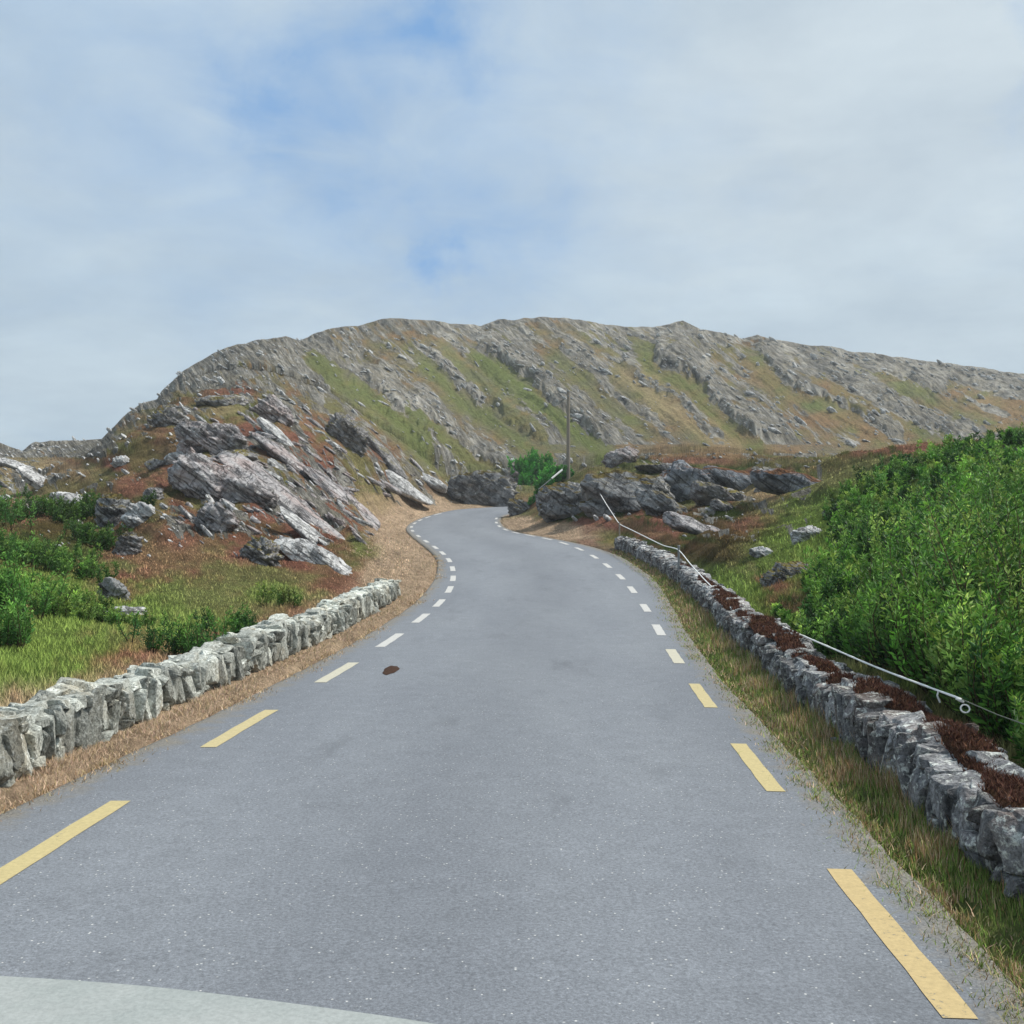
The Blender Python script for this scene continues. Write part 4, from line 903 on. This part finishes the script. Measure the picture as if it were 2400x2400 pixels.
# ------------------------------------------------------------------ shrubs
def leaf_cloud(P, Dn, size, r, wide=.34):
    """lens shaped leaves: 4 vertices, 2 triangles, folded"""
    n = len(P); Dn = Dn / np.linalg.norm(Dn, axis=1)[:, None]; up = r.normal(size=(n, 3)); sd = np.cross(Dn, up); sd /= np.linalg.norm(sd, axis=1)[:, None]; nn = np.cross(sd, Dn)
    L = (size * np.ones(n))[:, None]; W = L * wide
    A_ = np.stack([P, P + Dn * L * .45 + sd * W / 2 + nn * W * .15, P + Dn * L, P + Dn * L * .45 - sd * W / 2 + nn * W * .15], 1).reshape(-1, 3)
    b_ = np.arange(n)[:, None] * 4; return A_, np.concatenate([b_ + [0, 1, 2], b_ + [0, 2, 3]], 0)
def tube_np(P, rad, k=5):
    P = np.asarray(P, float); n = len(P); t = np.gradient(P, axis=0); t /= np.linalg.norm(t, axis=1)[:, None] + 1e-9
    ref = np.array([0.3, .2, .93]) if abs(t[0][2]) < .8 else np.array([1, .1, 0.]); s_ = np.cross(t, ref); s_ /= np.linalg.norm(s_, axis=1)[:, None] + 1e-9; q = np.cross(t, s_)
    an = np.arange(k) * 2 * math.pi / k; rad = np.asarray(rad) * np.ones(n)
    V_ = (P[:, None] + rad[:, None, None] * (np.cos(an)[None, :, None] * s_[:, None] + np.sin(an)[None, :, None] * q[:, None])).reshape(-1, 3)
    F_ = [(i * k + j, i * k + (j + 1) % k, (i + 1) * k + (j + 1) % k, (i + 1) * k + j) for i in range(n - 1) for j in range(k)]
    return V_, np.array(F_)
m = M('bark', .9, .1); a = m.noise(20, 4, .6); BARK = m.out(m.mix(a, tuple(alb(60, 52, 38)), tuple(alb(120, 108, 80))))
def shrub(name, label, bases, heights, leaf, nleaf, cols, seed, spread=.25, group=None, shoots=3, wide=.34):
    r = np.random.default_rng(seed); b0 = bases.mean(0); root = empty(name, (float(b0[0]), float(b0[1]), float(b0[2]))); tag(root, label, 'shrub', group)
    LV, LD, LS, LC, TV, TF, off = [], [], [], [], [], [], 0
    C_ = [np.array(alb(*c, 1.4)) for c in cols]
    for b_, h_ in zip(bases, heights):
        tone = C_[r.integers(len(C_))] * r.lognormal(0, .28)
        for s_ in range(shoots):
            az = r.uniform(0, 2 * math.pi); sp = spread * r.uniform(.2, 1.3); hh = h_ * r.uniform(.55, 1.05)
            t = np.linspace(0, 1, 7)[:, None]; dirh = np.array([math.cos(az), math.sin(az), 0])
            bend = np.array([r.normal(0, .12), r.normal(0, .12), 0])
            line = b_ + dirh * sp * hh * t ** 1.0 + np.array([0, 0, 1]) * hh * t + bend * hh * np.sin(t * 3)
            if s_ % 2 == 0:
                V_, F_ = tube_np(line, np.linspace(.012, .003, 7), 3); TV.append(V_); TF.append(F_ + off); off += len(V_)
            k = nleaf; q = r.uniform(.12, 1.0, k) ** .8; pts = np.stack([np.interp(q, t[:, 0], line[:, j]) for j in range(3)], 1)
            phi_ = r.uniform(0, 2 * math.pi, k); el = r.uniform(.15, 1.2, k); dd = np.stack([np.cos(phi_) * np.cos(el), np.sin(phi_) * np.cos(el), np.sin(el)], 1)
            pts += dd * (r.uniform(0, .12, k) * (1.2 - q) * hh)[:, None] * .8
            LV.append(pts); LD.append(dd); LS.append(leaf * r.uniform(.6, 1.3, k) * (1.15 - .4 * q)); LC.append(np.tile(tone, (k, 1)) * r.lognormal(0, .17, (k, 1)) * (1 + 2.2 * np.clip(q - .72, 0, 1)[:, None] * np.array([1.5, 1.0, .6])))
    A_, F_ = leaf_cloud(np.concatenate(LV), np.concatenate(LD), np.concatenate(LS), r, wide)
    o = mesh_np('foliage', A_, F_, LEAFM, cols={'tint': np.repeat(np.concatenate(LC), 4, 0)}, smooth=False); attach(o, root)
    o = mesh_np('stems', np.concatenate(TV), np.concatenate(TF), BARK); attach(o, root); o['kind'] = 'stuff'
    return root
def cluster(u0, u1, y0, y1, n, seed, keep=None):
    r = np.random.default_rng(seed); u_ = r.uniform(u0, u1, n); y_ = y0 * (y1 / y0) ** r.random(n); x_ = (u_ - CX) / FPX * y_
    x_ = np.maximum(x_, wall_line(1, y_) + .72) if u0 > 1200 else x_
    return np.stack([x_, y_, gz(x_, y_) - .03], 1)
WC = [(92, 140, 54), (76, 122, 48), (124, 156, 74), (58, 100, 42), (102, 144, 64), (46, 84, 38)]
# the thicket behind the right wall: shrubs shoulder to shoulder
SH = [ # u range, y range, stems, height, leaf, label
 ((2330, 2640), (7.0, 9.0), 60, .62, .058, 'nearest green willow shrub, behind the wall at the right border'),
 ((2150, 2520), (9.0, 11.2), 120, .95, .062, 'dark leafy willow shrub behind the ring on the white rope'),
 ((1960, 2240), (10.5, 13.5), 80, 1.0, .065, 'willow shrub behind the middle stretch of the white rope'),
 ((2220, 2560), (11.2, 14), 110, 1.3, .066, 'tall willow shrub with upright shoots at the right border'),
 ((1860, 2060), (14, 18), 70, .75, .07, 'low willow shrub at the near left end of the thicket'),
 ((2040, 2300), (14, 18), 95, 1.35, .072, 'upright willow shrub in the middle of the thicket'),
 ((2280, 2560), (14.5, 19), 95, 1.3, .074, 'bushy willow shrub near the right border, second row'),
 ((1930, 2120), (18.5, 24), 70, 1.0, .085, 'rounded willow shrub at the left shoulder of the thicket'),
 ((2110, 2330), (19, 25), 80, 1.0, .085, 'pale tipped willow shrub high in the thicket'),
 ((2310, 2560), (20, 26), 80, .85, .085, 'willow shrub on the top right of the thicket'),
 ((2020, 2260), (25, 33), 90, .55, .095, 'low willow shrub on the bank top left of centre'),
 ((2240, 2540), (26, 36), 110, .5, .095, 'farthest willow shrub on the bank top by the right border'),
 ((1945, 2100), (25, 34), 100, .75, .09, 'grey green willow shrub at the upper left corner of the thicket'),
 ((1890, 2010), (17, 23), 80, .75, .08, 'open willow shrub on the left flank of the thicket'),
 ((2080, 2420), (32, 44), 120, .6, .11, 'low willow shrub along the top of the bank behind the others'),
 ((1700, 1830), (16, 21), 60, .36, .07, 'knee high green shrub where the thicket runs out to the left'),
]
for i, (ur, yr, ns_, hh, lf, lb) in enumerate(SH):
    B = cluster(ur[0], ur[1], yr[0], yr[1], ns_, 200 + i); r = np.random.default_rng(300 + i)
    mx = np.interp(CX + FPX * B[:, 0] / B[:, 1], [1850, 2000, 2150, 2400], [.65, .85, 1, 1.05])
    shrub('willow_shrub', lb, B, hh * mx * r.choice([.7, .85, 1.0, 1.1, 1.35], ns_) * r.uniform(.85, 1.1, ns_), lf * 1.32, 52, WC, 400 + i, group='willow scrub behind the right wall', shoots=4, spread=.28)
GC = [(58, 104, 44), (76, 122, 50), (48, 88, 40)]
def spot(u, v, w, n, h, leaf, label, seed, cols=GC, D=None, nleaf=60, spread=.4):
    g = at(u, v, D) if D else hit(u, v); D = g[1]; r = np.random.default_rng(seed); x_ = g[0] + r.normal(0, w * D / FPX, n); y_ = D + r.normal(0, w * D / FPX * .8, n)
    return shrub('shrub', label, np.stack([x_, y_, gz(x_, y_) - .03], 1), h * r.uniform(.7, 1.1, n), leaf, nleaf, [tuple(min(255, q + 8) for q in c) for c in cols], seed, spread=spread)
spot(470, 1515, 55, 34, .62, .06, 'low dark green shrub growing over the middle of the left wall', 501, D=15.5)
spot(570, 1465, 40, 20, .5, .065, 'small dark shrub behind the left wall right of the low one', 502, D=18.5)
spot(665, 1400, 34, 8, .5, .07, 'yellow green shrub in front of the square grey boulder', 503, cols=[(104, 128, 56), (84, 116, 50)], D=23)
spot(10, 1560, 40, 16, .75, .07, 'bright green shrub at the left border behind the wall', 504, cols=[(90, 140, 60), (74, 122, 54)], D=14)
spot(10, 1330, 60, 14, .9, .09, 'tall green shrub further back at the left border', 505, cols=[(80, 124, 54), (66, 108, 46)], D=25)
spot(30, 1450, 40, 18, 1.0, .08, 'bright leafy shrub at the left border above the nearest one', 511, cols=[(96, 148, 64), (78, 128, 54)], D=17)
spot(150, 1480, 60, 22, .5, .07, 'low patch of bracken in the field near the left border', 512, cols=[(112, 144, 66), (92, 128, 56)], D=18)
spot(70, 1400, 70, 70, .55, .085, 'bright bracken patch below the brown turf of the left field', 514, cols=[(110, 146, 66), (88, 128, 56)], D=20)
spot(60, 1320, 80, 80, .6, .10, 'wide bracken patch rising towards the far left rocks', 515, cols=[(96, 134, 58), (74, 112, 48)], D=26)
spot(230, 1470, 60, 40, .3, .06, 'ankle high bracken in the middle of the left field', 516, cols=[(116, 148, 70), (98, 134, 62)], D=18)
spot(-20, 1250, 50, 22, 1.1, .11, 'farthest green shrub at the left border', 513, cols=[(84, 132, 56), (66, 112, 48)], D=32)
spot(150, 1225, 75, 60, .75, .11, 'dark green bracken clump left of the dark upright rock', 506, cols=[(50, 84, 32), (64, 96, 36)], D=36)
spot(215, 1290, 34, 26, .7, .10, 'dark green clump at the foot of the knoll edge rocks', 507, cols=[(50, 84, 32), (64, 96, 36)], D=31)
spot(1240, 1122, 30, 60, 1.7, .22, 'vivid green bush left of the wooden pole', 508, cols=[(50, 128, 40), (66, 142, 46)], nleaf=90)
spot(1290, 1140, 22, 50, 1.2, .22, 'lower green bush at the foot of the wooden pole', 509, cols=[(52, 126, 48), (70, 138, 56)], nleaf=90)

# ------------------------------------------------------------------ pole, stay, post, rope
def curve_tube(name, P, rad, mat, k=10, parent=None, caps=True):
    V_, F_ = tube_np(P, rad, k); o = mesh_np(name, V_, F_, mat)
    if parent: attach(o, parent)
    return o
m = M('pole_wood', .9, .1); a = m.noise(3, 4, .6, stretch=(6, 6, .4)); POLEM = m.out(m.mix(a, tuple(alb(130, 120, 108, 1.4)), tuple(alb(170, 162, 150, 1.4))), m.bump(a, .01, .5))
m = M('galvanised', .5, .5); a = m.noise(8, 3, .6); GALV = m.out(m.mix(a, tuple(alb(130, 134, 136)), tuple(alb(176, 180, 182))))
m = M('rope_white', .8, .2); a = m.noise(80, 3, .6); ROPE = m.out(m.mix(a, (.74, .75, .73), (.9, .9, .88)))
m = M('wire_grey', .6, .4); WIRE = m.out(tuple(alb(120, 126, 112)))
PD = 79.0; p0 = at(1332, 1136, PD); top = at(1332, 917, PD)
root = empty('utility_pole', tuple(p0)); tag(root, 'bare grey wooden pole standing alone beside the far bend', 'pole')
curve_tube('shaft', [p0 + (0, 0, -.6), p0 + (0, 0, 1), p0 * .5 + top * .5, top], [.145, .14, .125, .105], POLEM, 14, root)
curve_tube('pole_cap', [top + (0, 0, -.02), top + (0, 0, .05), top + (0, 0, .10)], [.12, .12, .02], GALV, 14, root)
for zt in (.35,): 
    q = top + (0, -.13, -zt); curve_tube('insulator', [q + (0, 0, -.08), q, q + (0, 0, .08)], [.03, .055, .03], GALV, 8, root)
sa_ = at(1262, 1147, PD - 2); sb_ = at(1318, 1101, PD - 1)
root = empty('pole_stay', tuple(sa_)); tag(root, 'pale slanting stay leaning towards the foot of the wooden pole', 'stay')
curve_tube('stay_guard', [sa_ * .45 + sb_ * .55, sb_], .07, ROPE, 8, root); curve_tube('stay_rod', [sa_, sa_ * .45 + sb_ * .55], .035, GALV, 8, root)
curve_tube('stay_wire', [sb_, at(1331, 1060, PD)], .014, WIRE, 6, root)
# post by the wall
pb = at(1591, 1334, 31.6); pt = at(1591, 1281, 31.6)
root = empty('fence_post', tuple(pb)); tag(root, 'short grey metal post standing on the right wall and carrying the rope', 'post')
curve_tube('shaft', [pb + (0, 0, -.3), pb, pt], .035, GALV, 8, root); curve_tube('cap', [pt, pt + (0, 0, .03), pt + (0, 0, .04)], [.045, .045, .01], GALV, 8, root)
pb2 = at(1452, 1262, 47.5); pt2 = at(1452, 1226, 47.5)
root = empty('fence_post', tuple(pb2)); tag(root, 'small fence post at the far end of the right wall', 'post')
curve_tube('shaft', [pb2 + (0, 0, -.2), pt2], .035, POLEM, 8, root); curve_tube('cap', [pt2, pt2 + (0, 0, .02), pt2 + (0, 0, .03)], [.04, .04, .01], POLEM, 8, root)
pts = [(1392, 1133, 60), (1420, 1180, 56), (1452, 1229, 47.5), (1478, 1241, 44), (1555, 1279, 35.5), (1591, 1287, 31.6), (1617, 1321, 29.5), (1660, 1368, 26), (1721, 1419, 21.9), (1800, 1453, 18.4), (1886, 1492, 15.2), (1966, 1526, 13.2), (2047, 1562, 11.5), (2150, 1601, 10), (2254, 1639, 8.9)]
Q = np.array([at(*p) for p in pts]); S_ = np.concatenate([[0], np.cumsum(np.linalg.norm(np.diff(Q, axis=0), axis=1))]); tt = np.linspace(0, S_[-1], 220)
Q = np.stack([np.interp(tt, S_, Q[:, k]) for k in range(3)], 1); kr_ = np.hanning(15); kr_ /= kr_.sum(); Q = np.stack([np.convolve(np.pad(Q[:, k], 7, mode='reflect', reflect_type='odd'), kr_, 'valid') for k in range(3)], 1)
root = empty('rope', tuple(Q[-1])); tag(root, 'white rope strung along the top of the right wall, ending in a ring', 'rope')
twist = .005 + .0015 * np.sin(np.arange(220) * 2.2)
o = curve_tube('rope_strand', Q, twist + .0002 * Q[:, 1] + .003, ROPE, 8, root)
w0, w1 = at(2254, 1639, 8.9), at(2440, 1712, 7.3)
curve_tube('end_wire', [w0, (w0 + w1) / 2 + (0, 0, -.01), w1, w1 + (w1 - w0) * 1.2], .005, WIRE, 6, root)
c0 = at(2262, 1661, 8.9); an = np.linspace(0, 2 * math.pi, 25); ring = np.stack([c0[0] + .036 * np.cos(an), c0[1] + .012 * np.sin(an), c0[2] + .03 * np.sin(an)], 1)
curve_tube('ring', ring, .007, ROPE, 8, root)
kn_ = at(2250, 1640, 8.9); curve_tube('knot', [kn_ + (-.035, 0, .01), kn_, kn_ + (.03, 0, -.02)], [.008, .017, .008], ROPE, 8, root)
h0 = at(2200, 1619, 9.4); curve_tube('loose_end', [h0, h0 + (-.012, 0, -.04), h0 + (.004, 0, -.08), h0 + (.012, 0, -.10)], .008, ROPE, 6, root)

hz = mesh_np('haze', [(x, y, z) for z in (-45, 95) for x, y in ((-700, -60), (700, -60), (700, 620), (-700, 620))], [(0, 3, 2, 1), (4, 5, 6, 7), (0, 1, 5, 4), (1, 2, 6, 5), (2, 3, 7, 6), (3, 0, 4, 7)], smooth=False)
hm = bpy.data.materials.new('haze'); hm.use_nodes = True; ht = hm.node_tree; ht.nodes.clear()
hv = ht.nodes.new('ShaderNodeVolumePrincipled'); hv.inputs['Color'].default_value = (.86, .9, .95, 1); hv.inputs['Density'].default_value = .00055
ho = ht.nodes.new('ShaderNodeOutputMaterial'); ht.links.new(hv.outputs[0], ho.inputs['Volume']); hz.data.materials.append(hm); tag(hz, kind='stuff')
scene.render.resolution_x = 1024; scene.render.resolution_y = 1024
scene.render.engine = 'CYCLES'
